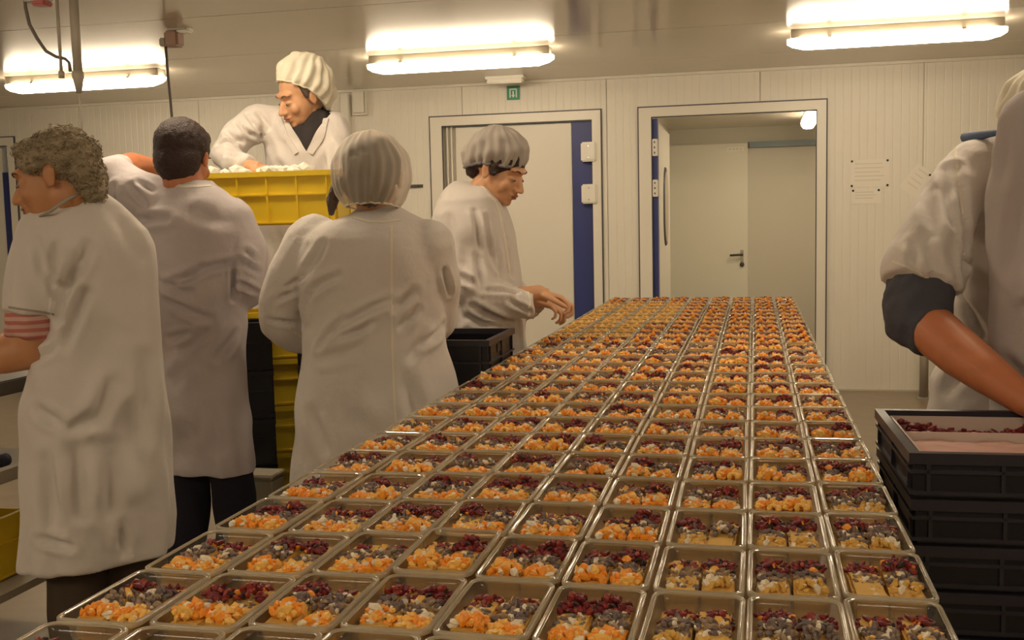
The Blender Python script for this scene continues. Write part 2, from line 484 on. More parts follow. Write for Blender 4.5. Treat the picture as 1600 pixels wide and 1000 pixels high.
# skirting only as a dark joint at the floor
bm = bmesh.new(); box(bm, D2[1]+.1, XR, WY-.012, WY-.001, 0.0, .012); struct('baseboard_back', obj('baseboard_back', bm, M['joint']))

# ---- corridor beyond the open doorway
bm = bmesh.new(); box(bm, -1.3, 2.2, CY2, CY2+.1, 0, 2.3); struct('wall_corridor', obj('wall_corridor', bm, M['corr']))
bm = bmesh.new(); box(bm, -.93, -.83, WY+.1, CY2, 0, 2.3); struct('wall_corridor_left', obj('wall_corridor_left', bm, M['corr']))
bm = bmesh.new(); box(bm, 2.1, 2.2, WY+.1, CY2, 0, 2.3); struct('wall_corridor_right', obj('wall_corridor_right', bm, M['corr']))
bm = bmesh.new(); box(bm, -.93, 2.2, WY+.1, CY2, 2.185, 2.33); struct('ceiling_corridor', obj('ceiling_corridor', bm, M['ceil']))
r_ = empty('door_4', (-.43, CY2, 0)); struct('d', r_)
def bx(name, par, x0, x1, y0, y1, z0, z1, mt, bev=0):
    b = par.location
    return boxo(name, x0-b.x, x1-b.x, y0-b.y, y1-b.y, z0-b.z, z1-b.z, mt, par, bev)
bx('leaf', r_, -.815, -.065, CY2-.05, CY2-.002, .01, 2.03, M['corrdoor'], .003)
lev = bx('handle_plate', r_, -.135, -.105, CY2-.058, CY2-.05, .84, 1.0, M['steel'])
bm = bmesh.new(); b0 = r_.location
tube(bm, [Vector((-.12, CY2-.058, .955))-b0, Vector((-.12, CY2-.10, .955))-b0, Vector((-.14, CY2-.105, .955))-b0, Vector((-.235, CY2-.105, .95))-b0], .011)
obj('handle', bm, M['darkmetal'], r_, True)
bm = bmesh.new(); tube(bm, [Vector((-.12, CY2-.056, .86))-b0, Vector((-.12, CY2-.068, .86))-b0], .022, 14); obj('lock_cylinder', bm, M['darkmetal'], r_, True)
plate = bx('name_plate', r_, -.26, -.10, CY2-.053, CY2-.05, 1.955, 1.995, M['paper'])
for k in range(4): bx('plate_mark', r_, -.245+k*.035, -.222+k*.035, CY2-.0545, CY2-.053, 1.966, 1.984, M['ink'])
for c in list(r_.children):
    if c.name.startswith('plate_mark'): c.parent = plate; c.location = (0, 0, 0)
t = boxo('wall_rail', -.05, 2.1, CY2-.05, CY2-.001, 1.985, 2.04, M['rail']); tag(t, 'blue-grey rail along the top of the wall beyond the open doorway', 'rail')

def tube_lamp(cx, cy, cz, length, along='x', label='', grp=None, name='tube_light'):
    o = empty(name, (cx, cy, cz)); L = length/2
    bm = bmesh.new(); box(bm, -L+.02, L-.02, -.05, .05, -.052, 0, 0, .004)
    h = obj('housing', bm, M['lampbody'], o)
    # diffuser: hull with tapered ends
    bm = bmesh.new(); rings = []
    prof = [(-.062, -.052), (-.060, -.080), (-.042, -.106), (-.018, -.114), (.018, -.114), (.042, -.106), (.060, -.080), (.062, -.052)]
    for xx, s in ((-L, .45), (-L+.03, .72), (-L+.10, 1), (L-.10, 1), (L-.03, .72), (L, .45)):
        rings.append([Vector((xx, py*s, -.052+(pz+.052)*s)) for py, pz in prof])
    loft(bm, rings); obj('diffuser', bm, M['glow'], o)
    for s in (-1, 1):
        bm = bmesh.new(); box(bm, s*(L-.24)-.012, s*(L-.24)+.012, -.066, .066, -.058, -.046); obj('clip', bm, M['steel'], h)
    if along == 'y': o.rotation_euler.z = pi/2
    tag(o, label, 'lamp', grp); return o
G = 'fluorescent tube lights on the ceiling'
tube_lamp(-4.57, 6.66, CZ, 1.24, 'x', 'long lit tube light at far left, behind the hanging grey pipe', G)
tube_lamp(-1.86, 6.70, CZ, 1.24, 'x', 'long lit tube light in the middle, above the closed door', G)
tube_lamp(.80, 6.66, CZ, 1.22, 'x', 'long lit tube light at upper right of the open doorway', G)
tube_lamp(.455, 9.2, 2.185, 1.15, 'y', 'short tube light on the ceiling beyond the open doorway', G)
for yy, ya in ((3.1, 'over the far half of the trays'), (-.6, 'above and behind the viewpoint')):  # unseen tube rows added to light the room
    for xx, xa in ((-4.5, 'left'), (-1.9, 'middle'), (.8, 'right')):
        tube_lamp(xx, yy, CZ, 1.24, 'x', xa+' added fill tube light, '+ya+', out of the picture', G)

# ---- door frames
def doorframe(n, x0, x1, zt):
    """opening x0..x1, height zt"""
    o = empty('door_%d' % n, ((x0+x1)/2, WY, 0)); struct('d', o)
    b = o.location
    bm = bmesh.new()
    w = .066
    for a, b_, z0, z1 in ((x0-w, x0+.028, 0, zt-.028), (x1-.028, x1+w-.028, 0, zt-.028), (x0-w, x1+w-.028, zt-.028, zt+.042)):
        box(bm, a-b.x, b_-b.x, -.022, .10, z0, z1)
    obj('frame', bm, M['frame'], o)
    bm = bmesh.new(); g = .010
    A, B = x0-w, x1+w-.028
    for a, b_, z0, z1 in ((A-g, A, 0, zt+.042), (B, B+g, 0, zt+.042), (A-g, B+g, zt+.042, zt+.042+g)):
        box(bm, a-b.x, b_-b.x, -.017, 0.002, z0, z1)
    obj('outer_gasket', bm, M['gasket'], o)
    bm = bmesh.new(); g = .007
    A, B = x0+.028, x1-.028
    for a, b_, z0, z1 in ((A, A+g, 0, zt-.028), (B-g, B, 0, zt-.028), (A, B, zt-.028-g, zt-.028)):
        box(bm, a-b.x, b_-b.x, -.012, .0, z0, z1)
    obj('inner_gasket', bm, M['gasket'], o)
    return o
d1 = doorframe(1, *D1)
bx('leaf', d1, -2.345, -1.40, WY+.045, WY+.095, .012, 2.085, M['leaf'], .004)
bx('jamb', d1, -2.435, -2.349, WY+.06, WY+.098, 0, 2.09, M['greyjamb'])
for xx in (-2.41, -2.375): bx('jamb_rib', d1, xx-.006, xx+.006, WY+.03, WY+.06, 0, 2.09, M['frame'])
bx('blue_strip', d1, -1.395, -1.232, WY+.035, WY+.09, .012, 2.085, M['blue'])
for z0, z1 in ((1.775, 1.925), (1.45, 1.60)):
    h = bx('hinge_plate', d1, -1.315, -1.195, WY-.045, WY+.034, z0, z1, M['white'], .01)
    for zz in (z0+.03, z1-.03): bx('screw', d1, -1.262, -1.250, WY-.047, WY-.0445, zz-.006, zz+.006, M['steel'])
d2 = doorframe(2, *D2)
bx('blue_strip', d2, -.768, -.728, WY+.01, WY+.10, .0, 2.085, M['blue'])
for z0, z1 in ((1.80, 1.93), (1.49, 1.62)):
    h = bx('hinge', d2, -.765, -.726, WY-.02, WY+.04, z0, z1, M['frame'], .004)
    for zz in (z0+.025, (z0+z1)/2, z1-.025): bx('screw', d2, -.752, -.742, WY-.0225, WY-.0195, zz-.007, zz+.007, M['darkmetal'])
bx('leaf', d2, -.775, -.728, WY+.13, WY+1.22, .012, 2.06, M['leaf'], .004)
b = d2.location; bm = bmesh.new(); rings = []
cy_, cz_ = WY+.70, 1.42
def oval(x, ry, rz, n=28): return [Vector((x-b.x, cy_-b.y+ry*cos(2*pi*k/n), cz_+rz*math.copysign(abs(sin(2*pi*k/n))**.7, sin(2*pi*k/n)))) for k in range(n)]
loft(bm, [oval(-.729, .19, .33), oval(-.716, .18, .32)]); wg = obj('window_gasket', bm, M['gasket'], d2)
bm = bmesh.new(); loft(bm, [oval(-.7165, .155, .295), oval(-.712, .15, .29)]); obj('window_glass', bm, M['beige'], wg)
d0 = doorframe(3, *D0)
bx('leaf', d0, -7.71, -6.56, WY+.045, WY+.095, .012, 2.08, M['leaf'], .004)
bx('blue_strip', d0, -6.555, -6.452, WY+.035, WY+.09, .012, 1.86, M['blue'])

# ---- small fixtures on wall and ceiling
o = empty('exit_sign', (-1.85, WY-.003, 2.33)); tag(o, 'small green exit sign with white door and arrow, above the closed door', 'sign')
boxo('plate', -.052, .052, -.003, 0, -.054, .054, M['green'], o, .001)
bm = bmesh.new()
for a in ((-.030, -.020, -.036, .030), (.020, .030, -.036, .030), (-.030, .030, .024, .034)): box(bm, a[0], a[1], -.0045, -.0031, a[2], a[3])
box(bm, -.006, .006, -.0045, -.0031, -.02, .015)
v = [bm.verts.new(p) for p in ((-.016, -.0045, -.016), (.016, -.0045, -.016), (0, -.0045, -.038))]; bm.faces.new(v)
obj('symbol', bm, M['signwhite'], o)
o = empty('emergency_light', (-1.84, 7.93, CZ)); tag(o, 'slim white emergency light on the ceiling above the green sign', 'lamp')
boxo('housing', -.15, .15, -.05, .05, -.022, 0, M['white'], o, .004)
boxo('diffuser', -.14, .14, -.042, .042, -.055, -.022, M['white'], o, .008)
def sheet(name, x, z, w, h, rot, label, pins, lines):
    o = empty(name, (x, WY-.002, z)); o.rotation_euler.y = rot
    boxo('sheet', -w/2, w/2, -.0012, 0, -h/2, h/2, M['paper'], o)
    for k in range(lines):
        zz = h/2-.03-k*(h-.05)/lines; boxo('text_line', -w/2+.03, w/2-.03-.05*rnd.random(), -.0016, -.0012, zz-.004, zz+.004, M['ink'], o)
    for px, pz in pins: 
        bm = bmesh.new(); ell(bm, (px, -.004, pz), (.0085, .006, .0085), None, 2); obj('pin', bm, M['black'], o, True)
    tag(o, label, 'paper', 'papers pinned on the back wall'); return o
sheet('pinned_paper', .825, 1.62, .27, .20, 0, 'upper white paper held by four pins right of the open doorway', [(-.125, .09), (.125, .09), (-.125, -.09), (.125, -.09)], 5)
sheet('pinned_paper', .80, 1.455, .21, .115, 0, 'lower white paper touching the sheet above it, right of the doorway', [(-.09, .04), (.09, .04)], 3)
sheet('pinned_paper', 1.155, 1.555, .15, .21, radians(38), 'tilted white paper under one black pin beside the right sleeve', [(.045, .085)], 4)
o = empty('wall_latch', (-2.67, WY-.001, 1.627)); tag(o, 'small dark latch on the wall left of the closed door', 'latch')
boxo('plate', -.055, .055, -.012, 0, -.012, .012, M['darkmetal'], o, .002); boxo('lever', -.05, .02, -.03, -.012, -.008, .008, M['darkmetal'], o, .002)
o = empty('cable_duct', (-3.21, WY-.001, 0)); tag(o, 'pale vertical cable duct on the back wall behind the hairnets', 'duct')
boxo('channel', -.07, .0, -.05, 0, .3, 2.38, M['wall'], o, .003); boxo('cover', -.064, -.006, -.056, -.05, .3, 2.38, M['frame'], o)
o = empty('switch_box', (-3.12, WY-.001, 2.32)); tag(o, 'pale switch box beside the vertical cable duct', 'switch')
boxo('body', -.06, .06, -.06, 0, -.11, .09, M['frame'], o, .006); boxo('cover', -.05, .05, -.066, -.06, -.095, .075, M['wall'], o, .003)
o = empty('bumper_post', (1.18, 7.95, 0)); tag(o, 'grey steel bumper post on the floor by the back wall at right', 'post')
bm = bmesh.new(); tube(bm, [(0, 0, .008), (0, 0, .62)], .030, 18); obj('post', bm, M['greypipe'], o, True)
boxo('base_plate', -.05, .05, -.045, .045, 0, .008, M['greypipe'], o)
bm = bmesh.new(); ell(bm, (0, 0, .62), (.030, .030, .014), None, 2); obj('cap', bm, M['greypipe'], o, True)

# ---- hanging services at the upper left
def Q(x, y, Y): return P(x, y, Y)
o = empty('hanging_pipe', (Q(115, 0, 4.42).x, 4.42, CZ)); b = o.location
tag(o, 'vertical grey pipe hanging from the ceiling in front of the left tube light', 'pipe')
bm = bmesh.new(); tube(bm, [(0, 0, 0), (0, 0, P(118, 112, 4.42).z-b.z)], .021, 16); obj('pipe', bm, M['greypipe'], o, True)
boxo('ceiling_flange', -.04, .04, -.04, .04, -.01, 0, M['greypipe'], o)
zt = P(118, 112, 4.42).z-b.z
bm = bmesh.new(); tube(bm, [(0, 0, zt), (0, 0, zt-.025), (0, 0, zt-.10)], [.026, .026, .012], 14); obj('nozzle', bm, M['greypipe'], o, True)
bm = bmesh.new(); tube(bm, [(0, 0, zt-.08), (.003, 0, zt-.2), (.01, 0, zt-.42)], .005, 8); obj('pull_cord', bm, M['greyjamb'], o, True)
o = empty('thin_rod', (Q(89, 0, 4.42).x, 4.42, CZ)); b = o.location
tag(o, 'thin grey rod hanging just left of the grey pipe', 'rod')
bm = bmesh.new(); z2 = P(92, 112, 4.42).z-b.z; tube(bm, [(0, 0, 0), (0, 0, z2)], .008, 10); obj('rod', bm, M['greypipe'], o, True)
bm = bmesh.new(); tube(bm, [(0, 0, z2), (0, 0, z2-.03)], .014, 10); obj('tip', bm, M['greypipe'], o, True)
bm = bmesh.new(); pts = [Q(x, y, Y) for x, y, Y in ((38, -12, 4.42), (40, 12, 4.42), (46, 38, 4.42), (58, 60, 4.42), (72, 80, 4.42), (88, 89, 4.42), (102, 92, 4.42), (108, 98, 4.42), (110, 112, 4.42))]
tube(bm, pts, .008, 8); o = obj('air_hose', bm, M['cable'], None, True); tag(o, 'thin dark hose curving from the ceiling down to the grey pipe', 'hose')
b = Q(60, -14, 4.42); o = empty('ceiling_socket', (b.x, 4.42, CZ)); tag(o, 'red capped coupling on the ceiling at the upper left edge', 'coupling')
boxo('body', -.07, .06, -.03, .03, -.03, 0, M['greyjamb'], o, .006); boxo('red_cap', -.02, .05, -.034, .034, -.052, -.03, M['red'], o, .006)
b = P(280, 55, 5.4); o = empty('ceiling_fixture', (b.x, 5.4, CZ)); tag(o, 'reddish-brown junction box with white bracket under the ceiling', 'box')
zb = P(272, 62, 5.4).z-CZ
bm = bmesh.new(); box(bm, -.075, .01, -.04, .04, zb-.04, zb+.045, 0, .01); jb = obj('junction_box', bm, M['brownbox'], o)
jb.rotation_euler.y = 0
bm = bmesh.new(); box(bm, -.02, .075, -.03, .03, zb+.03, zb+.075, 0, .008); obj('bracket', bm, M['white'], o)
boxo('ceiling_plate', -.05, .06, -.04, .04, -.01, 0, M['greyjamb'], o); 
bm = bmesh.new(); tube(bm, [(.02, 0, -.005), (.025, 0, zb+.06)], .009, 8); obj('stem', bm, M['white'], o, True)
bm = bmesh.new(); box(bm, -.11, -.06, -.03, .03, zb-.035, zb+.01, 0, .006); obj('cable_gland', bm, M['greypipe'], o)
b = P(259, 72, 5.4); bm = bmesh.new(); z0 = b.z
pts = [(b.x, 5.4, z0), (b.x+.004, 5.4, z0-.15), (b.x+.012, 5.4, z0-.30), (b.x+.02, 5.4, z0-.5), (b.x+.03, 5.4, z0-.9)]
tube(bm, pts, .0075, 8); o = obj('hanging_cable', bm, M['cable'], None, True); tag(o, 'thin dark cable hanging straight down behind the dark-haired person', 'cable')

# ------------------------------------------------------------------ packing tables
for k, (y0, y1) in enumerate(((.70, 2.50), (2.51, 4.31), (4.32, 5.92))):
    o = empty('packing_table', (-.285, (y0+y1)/2, 0)); h = (y1-y0)/2
    tag(o, ('nearest', 'middle', 'farthest')[k]+' steel table under the long field of clear trays', 'table', 'tables in a row under the trays')
    boxo('tabletop', -.478, .478, -h, h, .80, .846, M['tabletop'], o, .003)
    for a in ((-.45, -.42, -h+.03, h-.03), (.42, .45, -h+.03, h-.03)): boxo('apron', a[0], a[1], a[2], a[3], .76, .80, M['steel'], o)
    for sx in (-1, 1):
        for sy in (-1, 1):
            bm = bmesh.new(); box(bm, sx*.435-.02, sx*.435+.02, sy*(h-.06)-.02, sy*(h-.06)+.02, .015, .76); lg = obj('leg', bm, M['steel'], o)
            bm = bmesh.new(); box(bm, sx*.435-.024, sx*.435+.024, sy*(h-.06)-.024, sy*(h-.06)+.024, 0, .015); obj('foot', bm, M['black'], lg)


# ------------------------------------------------------------------ people
def legs_spec(hipc, yaw, zf=0.0, hw=.07, stance=.085, step=0.0, hipz=.86):
    lat = Vector((cos(radians(yaw)), sin(radians(yaw)), 0)); fwd = Vector((-sin(radians(yaw)), cos(radians(yaw)), 0))
    out = []
    for s in (-1, 1):
        hip = Vector((hipc.x, hipc.y, zf+hipz))+lat*s*hw
        ank = Vector((hipc.x, hipc.y, zf+.09))+lat*s*stance+fwd*(s*step-.02)
        kn = hip.lerp(ank, .49)+fwd*.025
        out.append((s, hip, kn, ank, fwd, lat))
    return out
def build_legs(bm, sp, k=1.0):
    for s, hip, kn, ank, fwd, lat in sp:
        chain(bm, [(hip, .064*k), (hip.lerp(kn, .5), .060*k), (kn, .052*k), (kn.lerp(ank, .35), .051*k), (ank, .036*k)])
        chain(bm, [(ank+Vector((0, 0, -.03)), .036*k), (ank+fwd*.10+Vector((0, 0, -.055)), .030), (ank+fwd*.15+Vector((0, 0, -.06)), .022)])
def trousers(parent, sp, mt, k=1.0, top=.62):
    def bld(bm):
        for s, hip, kn, ank, fwd, lat in sp:
            e = ank+(kn-ank).normalized()*.0
            zt = (hip.z-top)/(hip.z-kn.z); st = hip.lerp(kn, max(.05, min(.95, zt)))
            chain(bm, [(st, .074*k), (kn, .064*k), (kn.lerp(ank, .4), .062*k), (e, .055*k)], flat_end=True, flat_start=True)
    return fuse('trousers', bld, .012, mt, parent, 3, post=lambda co, no: waves(co, .003, .12, 5, (1, 1, .6)))
def shoes(parent, sp, mt):
    for s, hip, kn, ank, fwd, lat in sp:
        R = Matrix((lat, fwd, Vector((0, 0, 1)))).transposed()
        zf = ank.z-.09
        def bld(bm):
            ell(bm, Vector((ank.x, ank.y, zf+.045))+fwd*.02, (.047, .085, .045), R); ell(bm, Vector((ank.x, ank.y, zf+.033))+fwd*.11, (.048, .085, .032), R)
            frust(bm, Vector((ank.x, ank.y, zf+.05)), Vector((ank.x, ank.y, zf+.11)), .048, .046)
        def flat(co, no):
            return np.zeros(len(co))
        o = fuse('shoe', bld, .008, mt, parent, 2)
        b = parent.location
        for v in o.data.vertices:
            if v.co.z+b.z < zf+.004: v.co.z = zf+.002-b.z
def person(loc, label, group=None):
    o = empty('person', loc); tag(o, label, 'person', group); return o
def band_tube(name, pts, r, mt, parent, n=8):
    b = Vector(parent.location); bm = bmesh.new(); tube(bm, [Vector(p)-b for p in pts], r, n); return obj(name, bm, mt, parent, True)
def net(name, c, R, rad, mt, parent, pleats=22, amp=.03, cutz=-.55, tilt=0., seed=1, droop=0.):
    """puffy pleated net cap with elastic edge; local z up, y forward"""
    bm = bmesh.new(); nu, nv = 110, 44; b = Vector(parent.location); rr_ = random.Random(seed)
    ph = [rr_.random()*6.3 for _ in range(6)]
    rows = []
    for j in range(nv+1):
        th = (pi*.5-math.asin(cutz))*j/nv
        row = []
        for i in range(nu):
            f = 2*pi*i/nu
            k = 1+amp*sin(pleats*f+ph[0]+1.5*sin(3*th))*sin(th)**1.2*(.5+.5*th)+amp*.8*sin(9*f+ph[1]+4*th)*sin(th)+amp*.5*sin(5*th*2+3*f+ph[2])
            p = Vector((sin(th)*cos(f)*rad[0]*k, sin(th)*sin(f)*rad[1]*k, cos(th)*rad[2]*k))
            if droop: p.z -= droop*max(0, -p.y/rad[1])*sin(th)
            p.z += tilt*p.y
            row.append(bm.verts.new(c-b+R@p))
        rows.append(row)
    for a, d in zip(rows[1:], rows[2:]):
        for i in range(nu): bm.faces.new((a[i], a[(i+1) % nu], d[(i+1) % nu], d[i]))
    for i in range(nu): bm.faces.new((rows[0][0], rows[1][i], rows[1][(i+1) % nu])) if rows[0][0] else 0
    edge = [v.co.copy() for v in rows[-1]][::3]; edge.append(edge[0])
    o = obj(name, bm, mt, parent, True)
    return o, [e+b for e in edge]

# ================= P4: woman in the middle, back to us
c0 = P(592, 600, 2.86); p4 = person((c0.x, 2.86, 0), 'person in white coat and puffy hairnet with back turned, beside the trays')
Y = 2.86
rows4 = [(322, 560, 622, .02, .95), (334, 545, 640, .01, .8), (346, 508, 664), (358, 484, 680), (372, 468, 690), (395, 462, 697), (430, 466, 699), (470, 474, 696), (510, 476, 694), (545, 474, 698), (580, 470, 708), (620, 466, 716), (670, 462, 720), (730, 458, 722), (790, 454, 726), (850, 452, 730)]
def fold4(ph, z):
    k = max(0, min(1, (.95-z)/.5)); return k*(.035*sin(7*ph+1.2)+.02*sin(11*ph+z*3))
hd4 = P(583, 280, 2.86); R4 = head_matrix(12, 20)
leg4 = legs_spec(P(600, 600, 2.86), 5)
def coat4(bm):
    loft(bm, sections(rows4, Y, 4, .60, fold=fold4))
    for ps in ([(492, 380, Y, .088), (462, 425, Y-.01, .078), (440, 470, Y, .070), (436, 500, Y+.02, .066), (462, 522, Y+.10, .058), (490, 530, Y+.20, .052)],
               [(668, 385, Y, .080), (684, 440, Y+.03, .068), (680, 500, Y+.10, .062), (668, 520, Y+.22, .052), (650, 520, Y+.34, .050)]):
        chain(bm, limbs(ps), flat_end=True)
cr4 = [((528, 431), (482, 462), .010, .012, 4), ((482, 462), (475, 505), .009, .012), ((499, 545), (536, 494), .009, .010), ((532, 526), (580, 505), .009, .011, 3), ((520, 520), (612, 470), .010, .011, -5),
       ((616, 484), (648, 455), .010, .010), ((652, 484), (628, 512), .010, .009), ((694, 422), (704, 460), .008, .012), ((661, 538), (693, 507), .010, .011, 3), ((486, 646), (507, 700), .018, .008),
       ((640, 560), (664, 520), .012, .008), ((540, 640), (585, 690), .03, .006), ((448, 450), (476, 430), .008, .010), ((430, 470), (470, 450), .008, .008), ((420, 500), (462, 505), .008, .008), ((505, 380), (470, 430), .012, .008, -4),
       ((560, 700), (575, 745), .02, .007), ((640, 600), (655, 660), .02, .007), ((500, 560), (560, 545), .014, .007, 3)]
ct4 = fuse('lab_coat', coat4, .0085, M['coat'], p4, 4, creases=cr4, post=lambda co, no: waves(co, .0028, .16, 11, (1, 1, .7)))
ribbon('back_seam', ct4, [(612, 352), (612, 440), (613, 540), (617, 640), (622, 720)], .006, M['seam'])
ribbon('collar_edge', ct4, [(552, 340), (575, 346), (600, 347), (628, 343)], .008, M['seam'])
ribbon('cuff_hem', ct4, [(450, 512), (462, 520), (472, 528)], .006, M['seam'])
bm = bmesh.new(); nk = P(588, 345, Y+.01)
def body4(bm):
    loft(bm, sections(rows4[2:12], Y, 4, .56, shrink=.74))
    frust(bm, P(590, 370, Y), P(585, 300, Y+.01), .058, .052)
    head_shapes(bm, hd4, R4)
    a = limbs([(492, 385, Y, .058), (440, 478, Y, .046), (436, 500, Y+.02, .042), (480, 528, Y+.16, .034), (510, 532, Y+.27, .027)]); chain(bm, a)
    hand_shapes(bm, a[-1][0], Vector((.5, .8, -.1)), Vector((-.2, .3, 1)), 1, .5)
    a = limbs([(668, 390, Y, .056), (682, 470, Y+.05, .046), (676, 510, Y+.14, .041), (650, 520, Y+.34, .032), (640, 522, Y+.40, .026)]); chain(bm, a)
    hand_shapes(bm, a[-1][0], Vector((-.3, .9, -.1)), Vector((.1, .2, 1)), -1, .5)
    build_legs(bm, leg4)
fuse('body', body4, .0065, M['skin_pale'], p4, 2, post=sockets(hd4, R4)); face_parts(hd4, R4, p4)
def hair4(bm):
    ell(bm, hd4+R4@Vector((0, -.03, .03)), (.082, .092, .082), R4); ell(bm, hd4+R4@Vector((0, -.075, -.04)), (.074, .048, .070), R4)
    ell(bm, hd4+R4@Vector((0, -.095, -.015)), (.060, .04, .055), R4)
    chain(bm, limbs([(530, 285, Y-.02, .02), (520, 312, Y-.03, .018), (517, 334, Y-.03, .010)]))
fuse('hair', hair4, .008, M['hair_brown'], p4, 2, post=lambda co, no: waves(co, .003, .03, 3, (2, 2, .5)))
o, e = net('hairnet', P(581, 272, Y-.03), head_matrix(5, 6), (.110, .130, .122), M['net'], p4, 23, .018, -.75, seed=4)
band_tube('elastic_band', e, .0028, M['net_white'], p4)
trousers(p4, leg4, M['navy']); shoes(p4, leg4, M['whiteshoe'])

# ================= P5: woman at the door, in profile to the right, placing toppings
Y = 3.74; c0 = P(752, 600, Y); p5 = person((c0.x, Y, 0), 'person in white coat and grey hairnet, facing right, reaching over the trays')
rows5 = [(284, 712, 752, .02, .9), (296, 694, 772, .01, .8), (312, 682, 788), (335, 676, 797), (370, 673, 805), (410, 676, 812), (450, 682, 817), (490, 687, 821), (530, 690, 823), (580, 688, 827), (650, 684, 832), (740, 680, 838)]
def fold5(ph, z):
    k = max(0, min(1, (1.05-z)/.5)); return k*(.04*sin(6*ph+.5)+.025*sin(10*ph+z*3))
hd5 = P(779, 266, Y-.01); R5 = head_matrix(-106, 24)
leg5 = legs_spec(P(752, 600, Y), -90, stance=.11)
el5 = (742, 470, Y-.16)
def coat5(bm):
    loft(bm, sections(rows5, Y, -88, .68, fold=fold5, power=2.2))
    chain(bm, limbs([(716, 335, Y-.10, .085), (722, 390, Y-.15, .080), (738, 445, Y-.18, .078), (752, 468, Y-.18, .072), (800, 472, Y-.14, .058), (834, 474, Y-.12, .054)]), flat_end=True)
    chain(bm, limbs([(752, 340, Y+.14, .075), (780, 440, Y+.16, .066), (815, 468, Y+.10, .058), (838, 480, Y+.06, .05)]), flat_end=True)
cr5 = [((745, 400), (752, 450), .012, .012), ((760, 340), (775, 420), .010, .012, 4), ((786, 350), (800, 430), .009, .010), ((742, 330), (750, 390), .010, .010), ((716, 430), (742, 445), .010, .010),
       ((740, 478), (800, 500), .010, .014, 4), ((730, 495), (790, 510), .012, .010, 3), ((760, 455), (810, 456), .007, .010), ((700, 340), (712, 420), .014, .008), ((795, 470), (830, 488), .008, .010), ((696, 440), (720, 500), .014, .010),
       ((775, 380), (782, 440), .010, .010), ((800, 520), (806, 560), .012, .010)]
def vcut5(p, n):
    return False
ct5 = fuse('lab_coat', coat5, .0085, M['coat'], p5, 3, creases=cr5, post=lambda co, no: waves(co, .004, .13, 21, (1, 1, .6)))
ribbon('lapel_edge', ct5, [(748, 285), (762, 300), (775, 318), (782, 340), (790, 380), (797, 430)], .010, M['seam'])
ribbon('cuff_hem', ct5, [(824, 450), (828, 470), (826, 496)], .008, M['seam'])
w5 = P(842, 458, Y-.12)
def body5(bm):
    loft(bm, sections(rows5[2:10], Y, -88, .66, shrink=.74))
    chain(bm, [(P(735, 325, Y), .058), (P(752, 300, Y), .054), (hd5+R5@Vector((0, -.015, -.05)), .055)])
    head_shapes(bm, hd5, R5, 1.0)
    a = limbs([(718, 335, Y-.10, .058), (745, 455, Y-.18, .045), (752, 468, Y-.18, .042), (800, 466, Y-.14, .038), (842, 457, Y-.12, .028)]); chain(bm, a)
    hand_shapes(bm, w5+Vector((.005, 0, -.003)), Vector((.95, .1, -.22)), Vector((.25, .2, 1)), 1, .62, .95, curls=[.85, .8, .75, .8])
    a = limbs([(752, 345, Y+.13, .055), (780, 440, Y+.16, .045), (812, 466, Y+.10, .038), (838, 470, Y+.05, .028)]); chain(bm, a)
    hand_shapes(bm, a[-1][0], Vector((.93, -.2, -.25)), Vector((.25, 0, 1)), -1, .8, .92)
    build_legs(bm, leg5)
fuse('body', body5, .0048, M['skin_pale'], p5, 2, post=sockets(hd5, R5)); face_parts(hd5, R5, p5)
def hair5(bm):
    ell(bm, hd5+R5@Vector((0, -.016, .045)), (.083, .103, .082), R5); ell(bm, hd5+R5@Vector((0, -.085, -.02)), (.06, .04, .05), R5)
    for s in (-1, 1): ell(bm, hd5+R5@Vector((s*.074, .018, .012)), (.010, .022, .032), R5)
fuse('hair', hair5, .007, M['hair_dark'], p5, 2, post=lambda co, no: waves(co, .002, .03, 3))
Rn = head_matrix(-100, 12)
o, e = net('hairnet', hd5+R5@Vector((0, -.036, .060)), head_matrix(-106, 10), (.100, .122, .092), M['net_grey'], p5, 20, .035, -.50, seed=6, droop=.035)
band_tube('elastic_band', e, .006, M['band'], p5)
trousers(p5, leg5, M['navy']); shoes(p5, leg5, M['whiteshoe'])

# ================= P3: person at the back handling the yellow crate, standing on a low step
Y = 4.06; zf = .27; c0 = P(478, 400, Y)
st = empty('step_platform', (c0.x, Y+.09, 0)); tag(st, 'low steel step behind the yellow crates, under the farthest worker', 'step')
boxo('tread', -.35, .35, -.21, .21, zf-.03, zf, M['steel'], st, .003)
for sx in (-.32, .32):
    for sy in (-.18, .18): boxo('leg', sx-.02, sx+.02, sy-.02, sy+.02, 0, zf-.03, M['darkmetal'], st)
p3 = person((c0.x, Y, zf), 'person in white hairnet and dark scarf standing highest, behind the yellow crate')
rows3 = [(163, 452, 502, .02, 1.0), (170, 438, 512, .01, .9), (180, 424, 523), (194, 418, 533), (215, 415, 540), (245, 416, 541), (275, 414, 540), (310, 412, 538), (350, 408, 536), (400, 405, 536), (460, 402, 538), (540, 398, 542)]
def fold3(ph, z):
    k = max(0, min(1, (1.3-z)/.5)); return k*(.03*sin(7*ph)+.02*sin(11*ph+z*3))
hd3 = P(472, 150, Y-.06); R3 = head_matrix(140, 22, -6)
leg3 = legs_spec(P(478, 400, Y), 180, zf, stance=.11)
rows3b = [(y, xl+3, xr-3)+tuple(r) for (y, xl, xr, *r) in rows3]
def coat3(bm):
    loft(bm, sections(rows3, Y, 178, .60, fold=fold3))
    chain(bm, limbs([(432, 192, Y, .074), (402, 190, Y-.04, .070), (372, 212, Y-.10, .064), (352, 240, Y-.16, .060), (368, 256, Y-.24, .050), (388, 262, Y-.32, .046)]), flat_end=True)
    chain(bm, limbs([(518, 200, Y, .075), (534, 250, Y-.06, .062), (532, 292, Y-.12, .056), (506, 300, Y-.24, .046)]), flat_end=True)
